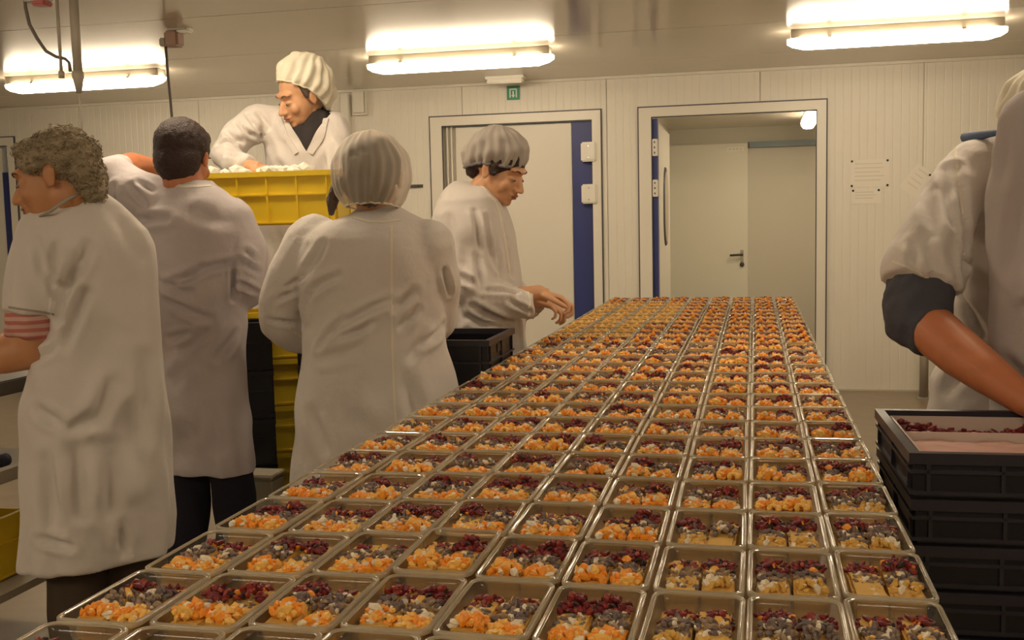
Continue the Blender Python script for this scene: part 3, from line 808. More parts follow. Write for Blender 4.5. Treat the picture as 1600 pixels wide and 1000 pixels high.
def vcut3(p, n):
    if p.y > Y-.02: return False
    # V-shaped neck opening measured on the chest plane
    a = P(446, 186, Y-.12); b_ = P(500, 184, Y-.12); c_ = P(476, 236, Y-.12)
    if p.z < c_.z: return False
    t = (p.z-c_.z)/(a.z-c_.z); t = min(t, 1.15)
    return c_.x+(a.x-c_.x)*t < p.x < c_.x+(b_.x-c_.x)*t
_a, _b, _c = P(446, 186, Y-.12), P(500, 184, Y-.12), P(476, 236, Y-.12)
vplanes3 = [(_c, (_a-_c).cross(Vector((0, 1, 0))).normalized()), (_c, (_b-_c).cross(Vector((0, 1, 0))).normalized())]
cr3 = [((354, 206), (379, 221), .009, .014, 3), ((371, 191), (396, 212), .008, .015, 3), ((386, 180), (404, 205), .008, .013), ((340, 225), (368, 226), .008, .014, -3), ((352, 242), (380, 246), .007, .010),
       ((408, 200), (406, 240), .012, .010), ((440, 260), (450, 320), .02, .008), ((520, 230), (526, 280), .012, .010), ((404, 176), (420, 200), .010, .010)]
ct3 = fuse('lab_coat', coat3, .008, M['coat'], p3, 3, creases=cr3, cut=vcut3, planes=vplanes3, post=lambda co, no: waves(co, .004, .12, 31))
ribbon('lapel_edge', ct3, [(436, 176), (440, 190), (447, 212), (466, 243)], .020, M['coat'], th=.003, off=.008)
ribbon('lapel_edge', ct3, [(512, 178), (508, 192), (503, 214), (484, 243)], .020, M['coat'], th=.003, off=.008)
def shirt3(bm):
    loft(bm, sections([(156, 455, 497, -.01, 1.0), (164, 452, 500, -.01, 1.0)]+rows3b[2:8], Y, 178, .60, shrink=.965))
    chain(bm, [(P(474, 196, Y), .064), (P(473, 172, Y-.03), .060)], flat_end=True)
fuse('scarf_top', shirt3, .009, M['blackcloth'], p3, 3, post=lambda co, no: waves(co, .004, .06, 8))
w3 = P(396, 262, Y-.34)
def body3(bm):
    loft(bm, sections(rows3[3:11], Y, 178, .56, shrink=.74))
    chain(bm, [(P(474, 200, Y), .055), (hd3+R3@Vector((0, -.015, -.05)), .053)])
    head_shapes(bm, hd3, R3)
    a = limbs([(432, 196, Y, .052), (402, 194, Y-.04, .042), (372, 214, Y-.10, .036), (354, 241, Y-.17, .034), (368, 256, Y-.24, .030), (396, 262, Y-.34, .028)]); chain(bm, a)
    hand_shapes(bm, w3, Vector((.92, -.28, -.22)), Vector((.1, -.35, 1)), -1, .40, 1.05)
    a = limbs([(518, 205, Y, .055), (533, 285, Y-.12, .034), (500, 300, Y-.26, .028)]); chain(bm, a)
    hand_shapes(bm, a[-1][0], Vector((-.4, -.9, -.0)), Vector((.9, -.3, .2)), 1, .5)
    build_legs(bm, leg3)
fuse('body', body3, .0052, M['skin_pale'], p3, 2, post=sockets(hd3, R3)); face_parts(hd3, R3, p3)
def hair3(bm):
    ell(bm, hd3+R3@Vector((0, -.022, .043)), (.080, .094, .078), R3)
    for s in (-1, 1): ell(bm, hd3+R3@Vector((s*.072, .012, .02)), (.009, .016, .030), R3)
fuse('hair', hair3, .008, M['hair_brown'], p3, 2)
o, e = net('hairnet', hd3+R3@Vector((0, -.046, .048)), head_matrix(140, -22, -6), (.106, .122, .108), M['net_white'], p3, 18, .05, -.45, seed=9, droop=.04)
band_tube('elastic_band', e, .004, M['net_white'], p3)
trousers(p3, leg3, M['navy'], 1.0, .90); shoes(p3, leg3, M['whiteshoe'])

# ================= P2: dark-haired person, back to us, left arm raised to the crate
Y = 3.0; c0 = P(318, 600, Y); p2 = person((c0.x, Y, 0), 'dark-haired person with back turned and one arm raised to the yellow crate')
rows2 = [(282, 268, 330, .02, .95), (290, 258, 338, .01, .85), (302, 242, 352), (318, 232, 368), (338, 226, 382), (365, 225, 390), (400, 228, 388), (440, 233, 384), (490, 240, 380), (540, 246, 380), (600, 252, 384), (660, 256, 390), (736, 258, 394)]
def fold2(ph, z):
    k = max(0, min(1, (.95-z)/.4)); return k*(.022*sin(7*ph+2)+.015*sin(12*ph+z*3))
hd2 = P(288, 248, Y+.02); R2 = head_matrix(4, 14)
leg2 = legs_spec(P(318, 600, Y), -5, stance=.095)
def coat2(bm):
    loft(bm, sections(rows2, Y, -6, .58, fold=fold2))
    chain(bm, limbs([(262, 325, Y, .078), (225, 305, Y, .074), (190, 285, Y+.0, .068), (172, 272, Y+.01, .060), (196, 264, Y+.08, .048)]), flat_end=True)
    chain(bm, limbs([(360, 345, Y, .078), (380, 385, Y+.0, .070), (388, 430, Y+.0, .064), (386, 455, Y+.03, .060), (375, 462, Y+.14, .050), (372, 450, Y+.24, .048)]), flat_end=True)
cr2 = [((264, 444), (315, 420), .012, .012, 3), ((315, 420), (372, 408), .010, .012), ((365, 415), (364, 468), .008, .016), ((246, 441), (300, 458), .012, .011, 3), ((210, 350), (262, 341), .012, .012, -3), ((264, 470), (332, 500), .012, .010, 3),
       ((332, 512), (285, 553), .012, .010, 3), ((300, 520), (262, 530), .010, .010), ((372, 405), (405, 425), .008, .012), ((372, 440), (400, 455), .008, .012), ((384, 392), (398, 402), .007, .010), ((178, 290), (182, 320), .009, .012), ((205, 290), (230, 320), .009, .010),
       ((340, 560), (370, 520), .012, .010), ((270, 600), (300, 560), .02, .008), ((215, 284), (240, 300), .008, .009), ((330, 640), (340, 700), .02, .008), ((290, 330), (350, 345), .02, .005)]
ct2 = fuse('lab_coat', coat2, .0085, M['coat_lilac'], p2, 4, creases=cr2, post=lambda co, no: waves(co, .004, .14, 41, (1, 1, .9)))
ribbon('collar_edge', ct2, [(262, 288), (285, 291), (310, 291), (332, 290)], .010, M['seam'])
w2 = P(246, 262, Y+.36)
def body2(bm):
    loft(bm, sections(rows2[2:11], Y, -6, .54, shrink=.74))
    chain(bm, [(P(296, 320, Y), .064), (hd2+R2@Vector((0, -.015, -.05)), .060)])
    head_shapes(bm, hd2, R2, .95)
    a = limbs([(262, 328, Y, .060), (178, 276, Y+.01, .046), (176, 272, Y+.03, .045), (205, 258, Y+.16, .043), (246, 262, Y+.36, .029)]); chain(bm, a)
    hand_shapes(bm, w2, Vector((.75, .6, -.1)), Vector((-.2, .2, 1)), 1, .5)
    a = limbs([(360, 345, Y, .058), (384, 400, Y+.0, .046), (386, 445, Y+.01, .040), (386, 455, Y+.04, .036), (366, 390, Y+.40, .028)]); chain(bm, a)
    hand_shapes(bm, a[-1][0], Vector((-.1, .5, .8)), Vector((.2, -.8, .4)), -1, .5)
    build_legs(bm, leg2)
fuse('body', body2, .006, M['skin_red'], p2, 2, post=sockets(hd2, R2)); face_parts(hd2, R2, p2)
def hair2(bm):
    ell(bm, hd2+R2@Vector((0, -.022, .038)), (.0835, .098, .086), R2); ell(bm, hd2+R2@Vector((0, -.046, -.012)), (.0755, .062, .080), R2)
    ell(bm, hd2+R2@Vector((0, .03, .075)), (.066, .06, .035), R2)
fuse('hair', hair2, .0065, M['hair_dark'], p2, 2, post=lambda co, no: waves(co, .0012, .02, 3))
trousers(p2, leg2, M['navy'], 1.05, .62); shoes(p2, leg2, M['shoe'])

# ================= P1: short-sleeved worker at left, curly grey-brown hair, facing left
Y = 2.30; c0 = P(150, 600, Y); p1 = person((c0.x, Y, 0), 'person with curly grey-brown hair in short-sleeved white coat at left edge')
rows1 = [(296, 98, 158, .02, .9), (306, 84, 170, .01, .85), (318, 84, 186), (335, 72, 205), (360, 50, 226), (385, 46, 236), (415, 60, 240), (460, 84, 243), (500, 84, 247), (540, 70, 251), (575, 54, 255), (620, 46, 259), (680, 43, 262), (750, 42, 266), (820, 43, 268), (874, 44, 264)]
def fold1(ph, z):
    k = max(0, min(1, (1.1-z)/.6)); return k*(.05*sin(6*ph+.4)+.03*sin(10*ph+z*2.5))
hd1 = P(88, 278, Y-.04); R1 = head_matrix(110, 13, 4)
leg1 = legs_spec(P(154, 600, Y+.02), 48, stance=.085)
a1s = [(84, 368, Y-.03, .088), (66, 410, Y-.06, .080), (54, 450, Y-.08, .074), (50, 492, Y-.09, .070)]
def coat1(bm):
    loft(bm, sections(rows1, Y, 42, .66, fold=fold1))
    chain(bm, limbs(a1s), flat_end=True)
    chain(bm, limbs([(160, 372, Y+.12, .075), (110, 440, Y+.24, .068), (80, 490, Y+.26, .06)]), flat_end=True)
cr1 = [((87, 390), (91, 470), .012, .016, 3), ((135, 384), (104, 450), .012, .014, -3), ((112, 400), (100, 500), .010, .014), ((96, 446), (93, 505), .009, .016), ((132, 458), (102, 539), .012, .013), ((174, 602), (150, 655), .018, .014), ((110, 674), (145, 650), .014, .012),
       ((60, 640), (95, 665), .012, .010), ((150, 520), (145, 600), .03, .008), ((200, 640), (205, 740), .025, .012), ((170, 700), (175, 800), .022, .012), ((120, 700), (128, 800), .02, .012), ((75, 720), (85, 820), .018, .012), ((58, 560), (85, 545), .010, .012),
       ((180, 330), (215, 400), .02, .006), ((60, 380), (75, 440), .012, .010), ((225, 560), (230, 680), .02, .009), ((66, 840), (110, 855), .010, .012), ((190, 820), (196, 860), .014, .010)]
ct1 = fuse('lab_coat', coat1, .0082, M['coat'], p1, 4, creases=cr1, post=lambda co, no: waves(co, .005, .17, 51, (1, 1, .45)))
ribbon('sleeve_hem', ct1, [(14, 480), (40, 484), (70, 488), (86, 492)], .005, M['seamdark'])
ribbon('collar_edge', ct1, [(78, 332), (100, 318), (125, 306), (150, 301)], .010, M['seam'])
sl1 = limbs([(52, 470, Y-.085, .060), (50, 505, Y-.09, .060), (47, 528, Y-.095, .058)])
# striped pink shirt sleeve: real bands of cloth, alternate bands coloured
sm = bpy.data.materials.new('striped_shirt'); sm.use_nodes = True; nt = sm.node_tree; pb = nt.nodes['Principled BSDF']; pb.inputs['Roughness'].default_value = .85
tc = nt.nodes.new('ShaderNodeTexCoord'); wv = nt.nodes.new('ShaderNodeTexWave'); wv.bands_direction = 'Z'; wv.inputs['Scale'].default_value = 17; wv.inputs['Distortion'].default_value = .6
cr_ = nt.nodes.new('ShaderNodeValToRGB'); cr_.color_ramp.elements[0].color = (.50, .16, .15, 1); cr_.color_ramp.elements[1].color = (.62, .40, .33, 1); cr_.color_ramp.elements[0].position = .4; cr_.color_ramp.elements[1].position = .6
nt.links.new(tc.outputs['Object'], wv.inputs['Vector']); nt.links.new(wv.outputs[0], cr_.inputs[0]); nt.links.new(cr_.outputs[0], pb.inputs['Base Color'])
tag(fuse('shirt_sleeve', lambda bm: chain(bm, sl1, flat_end=True), .007, sm, p1, 2, post=lambda co, no: waves(co, .003, .05, 4)), 'pink striped shirt sleeve')
w1 = P(-95, 552, Y-.16)
def body1(bm):
    loft(bm, sections(rows1[3:13], Y, 42, .62, shrink=.74))
    chain(bm, [(P(118, 345, Y), .064), (P(108, 318, Y-.01), .058), (hd1+R1@Vector((0, -.015, -.05)), .058)])
    head_shapes(bm, hd1, R1, .93)
    a = limbs([(84, 372, Y-.03, .062), (52, 505, Y-.09, .052), (48, 545, Y-.09, .050), (0, 556, Y-.12, .046), (-95, 552, Y-.16, .030)]); chain(bm, a)
    hand_shapes(bm, w1, Vector((-.95, -.1, -.25)), Vector((-.1, 0, 1)), 1, .5)
    a = limbs([(160, 378, Y+.10, .058), (80, 500, Y+.26, .046), (75, 515, Y+.26, .044), (-30, 555, Y+.16, .029)]); chain(bm, a)
    hand_shapes(bm, a[-1][0], Vector((-.95, -.1, -.25)), Vector((-.1, 0, 1)), -1, .5)
    build_legs(bm, leg1)
fuse('body', body1, .006, M['skin'], p1, 2, post=sockets(hd1, R1, .93)); face_parts(hd1, R1, p1, .93)
def hair1(bm):
    ell(bm, hd1+R1@Vector((0, -.024, .042)), (.078, .089, .074), R1); ell(bm, hd1+R1@Vector((0, -.070, -.005)), (.069, .042, .072), R1)
    ell(bm, hd1+R1@Vector((0, .034, .078)), (.058, .046, .022), R1)
    ell(bm, hd1+R1@Vector((0, -.074, -.054)), (.052, .030, .034), R1)
    for s in (-1, 1): ell(bm, hd1+R1@Vector((s*.070, .028, .040)), (.012, .032, .032), R1)
h1 = fuse('hair', hair1, .0055, M['hair_grey'], p1, 2, post=lambda co, no: waves(co, .003, .028, 3)+waves(co, .0018, .011, 9))
# curls: short fine coiled locks all over the head
bm = bmesh.new(); r5 = random.Random(5); vs = h1.data.vertices; nv = len(vs)
for k in range(1500):
    v = vs[r5.randrange(nv)]; n_ = v.normal; u, w_ = frame_of(n_); rad = r5.uniform(.003, .007); a0 = r5.random()*6.3
    pts = [v.co+n_*(.0005+.004*sin(t*1.3))+(u*cos(a0+t)+w_*sin(a0+t))*rad for t in (0, .8, 1.6, 2.4)]
    tube(bm, pts, [.0006, .0012, .0013, .0005], 4)
q = obj('curls', bm, M['hair_grey'], h1, True); q['kind'] = 'stuff'
# neckline under the coat
bm = bmesh.new()
band_tube('shirt_collar', [P(62, 338, Y-.10), P(78, 330, Y-.115), (P(104, 312, Y-.09)), P(128, 300, Y-.05), P(146, 296, Y+.0)], [.003, .004, .004, .004, .003], M['greyjamb'], p1)
trousers(p1, leg1, M['brown'], 1.12, .50); shoes(p1, leg1, M['shoe'])

# ================= P6: short-sleeved worker at right with slate shirt sleeve, bare forearm into the dark crate
Y = 2.62; c0 = P(1590, 600, Y); p6 = person((c0.x, Y, 0), 'person in white coat with slate shirt sleeve, forearm reaching over dark crate')
rows6 = [(205, 1555, 1640, .04, .8), (214, 1525, 1665, .02, .6), (224, 1506, 1684), (250, 1500, 1690), (290, 1500, 1692), (340, 1504, 1690), (400, 1506, 1686), (450, 1504, 1686), (500, 1494, 1690), (550, 1478, 1696), (600, 1464, 1704), (660, 1455, 1712), (750, 1448, 1720), (850, 1442, 1726)]
hd6 = P(1650, 200, Y-.05); R6 = head_matrix(-150, 25)
leg6 = legs_spec(P(1590, 600, Y+.02), 180, stance=.11)
def fold6(ph, z):
    k = max(0, min(1, (1.1-z)/.4)); return k*(.025*sin(7*ph)+.02*sin(12*ph+z*3))
up6 = [(1522, 262, Y-.02, .066), (1494, 300, Y-.06, .068), (1463, 360, Y-.12, .077), (1444, 415, Y-.18, .083), (1438, 446, Y-.20, .085)]
def coat6(bm):
    loft(bm, sections(rows6, Y, 176, .50, fold=fold6))
    chain(bm, limbs(up6), flat_end=True)
    chain(bm, limbs([(1670, 270, Y, .070), (1690, 380, Y+.02, .062), (1686, 450, Y+.04, .056)]), flat_end=True)
cr6 = [((1506, 345), (1502, 460), .008, .012), ((1480, 262), (1486, 350), .012, .012, 3), ((1495, 260), (1505, 356), .009, .010), ((1510, 359), (1507, 440), .009, .011), ((1500, 461), (1535, 522), .010, .014), ((1460, 300), (1455, 370), .014, .009), ((1440, 370), (1470, 430), .014, .008, 4), ((1520, 560), (1480, 610), .014, .010),
       ((1425, 380), (1430, 420), .010, .008), ((1530, 420), (1560, 470), .02, .008)]
ct6 = fuse('lab_coat', coat6, .0085, M['coat'], p6, 3, creases=cr6, post=lambda co, no: waves(co, .003, .13, 61))
ribbon('sleeve_hem', ct6, [(1394, 408), (1420, 418), (1455, 438), (1480, 452)], .005, M['seam'])
ribbon('shoulder_seam', ct6, [(1492, 232), (1496, 262), (1500, 300), (1505, 340)], .005, M['seam'])
ss6 = limbs([(1440, 432, Y-.185, .068), (1435, 470, Y-.21, .074), (1433, 498, Y-.23, .070), (1446, 512, Y-.25, .058), (1462, 520, Y-.28, .056)])
tag(fuse('shirt_sleeve', lambda bm: chain(bm, ss6, flat_end=True), .007, M['slate'], p6, 3, post=lambda co, no: waves(co, .0022, .08, 14)), 'slate blue shirt sleeve rolled at the elbow')
w6 = P(1604, 628, Y-.48)
def body6(bm):
    loft(bm, sections(rows6[3:12], Y, 176, .46, shrink=.74))
    chain(bm, [(P(1600, 240, Y), .060), (hd6+R6@Vector((0, -.015, -.05)), .058)])
    head_shapes(bm, hd6, R6)
    a = limbs([(1520, 268, Y-.02, .050), (1494, 304, Y-.06, .050), (1462, 362, Y-.12, .054), (1438, 470, Y-.21, .056), (1440, 500, Y-.23, .054), (1462, 520, Y-.28, .052), (1500, 552, Y-.34, .050), (1545, 585, Y-.41, .042), (1604, 628, Y-.48, .030)]); chain(bm, a)
    hand_shapes(bm, w6, Vector((.75, -.45, -.5)), Vector((.2, -.2, 1)), -1, .5)
    a = limbs([(1670, 275, Y, .052), (1690, 400, Y+.02, .045), (1686, 450, Y+.04, .042), (1680, 550, Y+.03, .029)]); chain(bm, a)
    hand_shapes(bm, a[-1][0], Vector((0, -.1, -1)), Vector((.9, .2, 0)), 1, .4)
    build_legs(bm, leg6)
fuse('body', body6, .006, M['skin_red'], p6, 2, post=sockets(hd6, R6)); face_parts(hd6, R6, p6)
def hair6(bm): ell(bm, hd6+R6@Vector((0, -.020, .045)), (.083, .100, .082), R6)
fuse('hair', hair6, .009, M['hair_brown'], p6, 2)
o, e = net('hairnet', hd6+R6@Vector((0, -.03, .045)), R6, (.10, .118, .10), M['net_white'], p6, 18, .04, -.45, seed=12, droop=.03)
band_tube('elastic_band', e, .003, M['net_white'], p6)
band_tube('shirt_collar', [P(1506, 215, Y+.02), P(1530, 212, Y-.02), P(1555, 208, Y-.06), P(1575, 207, Y-.08)], [.011, .010, .007, .004], M['collar_blue'], p6)
trousers(p6, leg6, M['navy']); shoes(p6, leg6, M['whiteshoe'])

# ================= P7: worker half out of the picture at the right edge
Y = 2.36; c0 = P(1690, 600, Y); p7 = person((c0.x, Y+.02, 0), 'grey-coated person half cut off by the right edge of the picture')
rows7 = [(120, 1650, 1740, .02, .8), (134, 1620, 1765), (150, 1598, 1785), (185, 1580, 1800), (230, 1562, 1812), (290, 1556, 1816), (370, 1553, 1816), (450, 1556, 1812), (540, 1560, 1812), (620, 1560, 1816), (720, 1556, 1822), (860, 1552, 1828)]
hd7 = P(1700, 40, Y); R7 = head_matrix(170, 15)
leg7 = legs_spec(P(1690, 600, Y+.03), 178, stance=.11)
def coat7(bm):
    loft(bm, sections(rows7, Y, 176, .46, fold=fold6))
    chain(bm, limbs([(1620, 190, Y, .072), (1603, 300, Y-.0, .064), (1610, 400, Y-.01, .058), (1625, 470, Y-.04, .050)]), flat_end=True)
    chain(bm, limbs([(1780, 190, Y, .072), (1800, 320, Y-.02, .064), (1790, 430, Y-.04, .058)]), flat_end=True)
cr7 = [((1590, 300), (1580, 420), .016, .006), ((1570, 560), (1600, 590), .012, .008), ((1575, 200), (1565, 280), .014, .006)]
fuse('lab_coat', coat7, .009, M['coat_grey'], p7, 4, creases=cr7, post=lambda co, no: waves(co, .003, .15, 71))
def body7(bm):
    loft(bm, sections(rows7[2:11], Y, 176, .42, shrink=.74))
    chain(bm, [(P(1698, 160, Y), .060), (hd7+R7@Vector((0, -.015, -.05)), .058)])
    head_shapes(bm, hd7, R7)
    for pts, sd, dr in (([(1620, 195, Y, .054), (1608, 400, Y-.01, .043), (1640, 500, Y-.06, .028)], -1, Vector((.6, -.2, -.6))), ([(1780, 195, Y, .054), (1792, 420, Y-.04, .043), (1770, 520, Y-.1, .028)], 1, Vector((-.4, -.4, -.6)))):
        a = limbs(pts); chain(bm, a); hand_shapes(bm, a[-1][0], dr, Vector((0, -.9, .4)), sd, .4)
    build_legs(bm, leg7)
fuse('body', body7, .006, M['skin'], p7, 2, post=sockets(hd7, R7)); face_parts(hd7, R7, p7)
def hair7(bm): ell(bm, hd7+R7@Vector((0, -.020, .045)), (.083, .100, .082), R7)
fuse('hair', hair7, .009, M['hair_brown'], p7, 2)
o, e = net('hairnet', hd7+R7@Vector((0, -.03, .045)), R7, (.10, .118, .10), M['net_white'], p7, 18, .04, -.45, seed=13, droop=.03)
band_tube('elastic_band', e, .003, M['net_white'], p7)
trousers(p7, leg7, M['navy']); shoes(p7, leg7, M['whiteshoe'])

# ------------------------------------------------------------------ crates
def crate(cx, cy, z0, L, D, Hh, rz, mt, rimmt, label, grp, nrib=3, cat='crate', name='stacking_crate', solid=False):
    """open-topped box with rim, ribs and hand slot; L along its local x"""
    o = empty(name, (cx, cy, z0), rz); t = .004; a, d = L/2, D/2
    bm = bmesh.new()
    box(bm, -a+.012, a-.012, -d+.012, d-.012, 0, t)
    for x0, x1, y0, y1 in ((-a+.008, -a+.008+t, -d+.008, d-.008), (a-.008-t, a-.008, -d+.008, d-.008), (-a+.008+t, a-.008-t, -d+.008, -d+.008+t), (-a+.008+t, a-.008-t, d-.008-t, d-.008)):
        box(bm, x0, x1, y0, y1, t, Hh-.002)
    obj('body', bm, mt, o)
    bm = bmesh.new()
    for x0, x1, y0, y1 in ((-a, -a+.016, -d, d), (a-.016, a, -d, d), (-a+.016, a-.016, -d, -d+.016), (-a+.016, a-.016, d-.016, d)):
        box(bm, x0, x1, y0, y1, Hh-.018, Hh, 0)
    obj('rim', bm, rimmt, o)
    bm = bmesh.new()
    for zz in (.006, Hh*.55):
        for x0, x1, y0, y1 in ((-a+.002, -a+.008, -d+.002, d-.002), (a-.008, a-.002, -d+.002, d-.002), (-a+.008, a-.008, -d+.002, -d+.008), (-a+.008, a-.008, d-.008, d-.002)):
            box(bm, x0, x1, y0, y1, zz, zz+.006)
    obj('band', bm, rimmt, o)
    bm = bmesh.new()
    for i in range(nrib+2):
        x = -a+.03+(L-.06)*i/(nrib+1)
        for yy in (-1, 1): box(bm, x-.003, x+.003, yy*(d-.005)-.003, yy*(d-.005)+.003, .012, Hh-.018)
    for i in range(3):
        y = -d+.03+(D-.06)*i/2
        for xx in (-1, 1): box(bm, xx*(a-.005)-.003, xx*(a-.005)+.003, y-.003, y+.003, .012, Hh-.018)
    r = obj('rib', bm, rimmt, o); r['kind'] = 'stuff'
    for xx in (-1, 1): boxo('hand_slot', xx*(a-.0065)-.001, xx*(a-.0065)+.001, -.05, .05, Hh*.68, Hh*.84, M['black'], o)
    tag(o, label, cat, grp); return o
NTH = ['top', 'second', 'third', 'fourth', 'fifth', 'sixth', 'seventh', 'eighth', 'ninth', 'tenth', '11th', '12th']
# right stack beside the tray field, holds the red topping
rzR = radians(1.5); CX, CY = .545, 1.965
hR = .0755
for k in range(12):
    crate(CX+(.004 if k % 2 else 0), CY, .94-hR*(k+1), .62, .40, hR-.001, rzR, M['crate'], M['cratelight'],
          ('dark crate of red topping, topmost of the stack right of the trays' if k == 0 else '%s dark crate from the top, stack right of the trays' % NTH[k]), 'dark crates stacked right of the trays', 4)
o = empty('topping_bin', (CX, CY, .94-hR+.005), rzR); tag(o, 'shallow pale liner bin with pink cream and red shreds in the dark crate', 'bin')
bm = bmesh.new(); a, d, hh = .285, .180, .060
for x0, x1, y0, y1 in ((-a, -a+.004, -d, d), (a-.004, a, -d, d), (-a+.004, a-.004, -d, -d+.004), (-a+.004, a-.004, d-.004, d), (-a+.004, a-.004, .02, .024)): box(bm, x0, x1, y0, y1, .003, hh)
box(bm, -a, a, -d, d, 0, .003); obj('liner', bm, M['liner'], o)
bm = bmesh.new(); bmesh.ops.create_grid(bm, x_segments=40, y_segments=18, size=1)
for v in bm.verts: v.co = Vector((v.co.x*(a-.006), -.079+v.co.y*.096, .044+.003*sin(v.co.x*17)*cos(v.co.y*9)+.003*rnd.random()))
obj('pink_cream', bm, M['cream'], o, True)['kind'] = 'stuff'
bm = bmesh.new(); r9 = random.Random(9)
for k in range(520):
    x = r9.uniform(-a+.012, a-.012); y = r9.uniform(.034, d-.012); u = (.5+.5*sin(x*19+1.0))
    chunk(bm, (x, y, .028+.026*u*r9.random()+.004), .006*r9.uniform(.7, 1.4), r9, r9.randrange(2), 1.8)
box(bm, -a+.006, a-.006, .026, d-.006, .004, .028)
obj('red_shreds', bm, [M['beet'], M['beet2']], o)['kind'] = 'stuff'
# left stack between the two women
for k in range(6):
    h = .97/6
    crate(-.965, 3.22, .97-h*(k+1), .38, .36, h-.001, radians(.5), M['crate'], M['cratelight'],
          ('black crate, topmost of the stack left of the trays' if k == 0 else '%s black crate from the top, stack left of the trays' % NTH[k]), 'black crates stacked left of the trays', 2)
# stacks seen between the two people with their backs turned
for k in range(6):
    h = 1.02/6
    crate(-1.686, 3.57, 1.02-h*(k+1), .40, .22, h-.001, radians(26), M['yellow'], M['yellow'],
          '%s yellow crate from the top, slim stack behind the standing workers' % NTH[k], 'yellow crates stacked behind the workers', 2)
for k in range(6):
    h = 1.0/6
    crate(-1.725, 3.328, 1.0-h*(k+1), .20, .16, h-.001, radians(26), M['crate'], M['crate'],
          '%s dark crate from the top, stack left of the yellow crates' % NTH[k], 'dark crates left of the yellow stack', 1)
for k in range(6):
    h = 1.0/6
    crate(-1.428, 3.429, 1.0-h*(k+1), .26, .16, h-.001, radians(26), M['crate'], M['crate'],
          '%s dark crate from the top, stack right of the yellow crates' % NTH[k], 'dark crates right of the yellow stack', 1)
# yellow crate the two workers lift
yc = crate(-1.70, 3.55, 1.335, .60, .34, .185, radians(3), M['yellow'], M['yellow'], 'yellow crate of white packets held up by two workers', None, 4)
yc.rotation_euler = (radians(3), radians(0), radians(3))
bm = bmesh.new(); r8 = random.Random(8)
for k in range(70):
    ell(bm, (r8.uniform(-.24, .12), r8.uniform(-.12, .12), .150+r8.uniform(0, .045)), (r8.uniform(.02, .04), r8.uniform(.02, .035), r8.uniform(.012, .022)), Matrix.Rotation(r8.random()*3, 3, 'Z'), 1)
box(bm, -.28, .28, -.155, .155, .006, .148)
b = yc.location; o = obj('white_packets', bm, M['liner'], None); o.location = yc.location; o.rotation_euler = yc.rotation_euler
o.data.materials[0] = M['white']; tag(o, 'heap of small white packets filling the raised yellow crate', 'packets', None, 'stuff')
# beige box low between the workers
o = empty('beige_box', (-1.55, 2.98, 0)); tag(o, 'low beige box on the floor beside the yellow stack', 'box')
bm = bmesh.new(); box(bm, -.06, .06, -.05, .05, 0, .49, 0, .006); obj('body', bm, M['beige'], o); boxo('lid', -.064, .064, -.054, .054, .49, .505, M['beige'], o, .004)
o.location = (P(412, 720, 3.22).x, 3.20, 0)

# ------------------------------------------------------------------ work cart at the far left edge
o = empty('work_cart', (-2.55, 2.75, 0)); tag(o, 'grey steel work cart with shelves beside the short-sleeved worker', 'cart')
boxo('worktop', -.45, .34, -.30, .30, .83, .875, M['darkmetal'], o, .004); boxo('top_edge', -.455, .345, -.312, -.30, .815, .88, M['greypipe'], o)
for sx in (-.43, .32):
    for sy in (-.28, .28): boxo('leg', sx-.018, sx+.018, sy-.018, sy+.018, .04, .83, M['darkmetal'], o)
boxo('middle_shelf', -.43, .32, -.28, .28, .56, .60, M['greypipe'], o); boxo('shelf_edge', -.44, .33, -.292, -.28, .62, .635, M['darkmetal'], o)
boxo('lower_shelf', -.43, .32, -.28, .28, .20, .225, M['greypipe'], o)
for sx in (-.43, .32):
    for sy in (-.28, .28):
        bm = bmesh.new(); tube(bm, [(sx-.012, sy, .02), (sx+.012, sy, .02)], .02, 14); obj('caster', bm, M['black'], o, True)
o = empty('beige_device', (-2.60, 2.66, .601)); tag(o, 'beige device with dark blue knob on the cart shelf', 'device')
boxo('body', -.30, .26, -.15, .15, 0, .185, M['beige'], o, .008)
bm = bmesh.new(); q = P(3, 676, 2.5); tube(bm, [(q.x+2.60, -.15, .09), (q.x+2.60, -.175, .09)], .018, 18); obj('knob', bm, M['navy'], o, True)
crate(-2.58, 2.75, .226, .54, .36, .20, 0, M['yellow'], M['yellow'], 'yellow crate on the lower shelf of the cart at the left edge', None, 3)
bm = bmesh.new()
rings = []
for z, r in ((0, .09), (.03, .13), (.07, .15), (.075, .145), (.035, .12), (.012, .08)): rings.append([Vector((cos(2*pi*k/28)*r, sin(2*pi*k/28)*r, z)) for k in range(28)])
loft(bm, rings); o = obj('dark_bowl', bm, M['crate'], None, True); o.location = (-2.42, 2.60, .876); tag(o, 'dark bowl on the cart under the bare forearm', 'bowl')
o = empty('low_bench', (-2.35, 2.05, 0)); tag(o, 'low bench with pale edge at the lower left corner', 'bench')
boxo('top', -.36, .30, -.20, .34, .33, .37, M['tabletop'], o, .003); boxo('edge_strip', -.365, .305, -.212, -.20, .335, .382, M['frame'], o)
for sx in (-.33, .27):
    for sy in (-.17, .31): boxo('leg', sx-.016, sx+.016, sy-.016, sy+.016, 0, .33, M['darkmetal'], o)

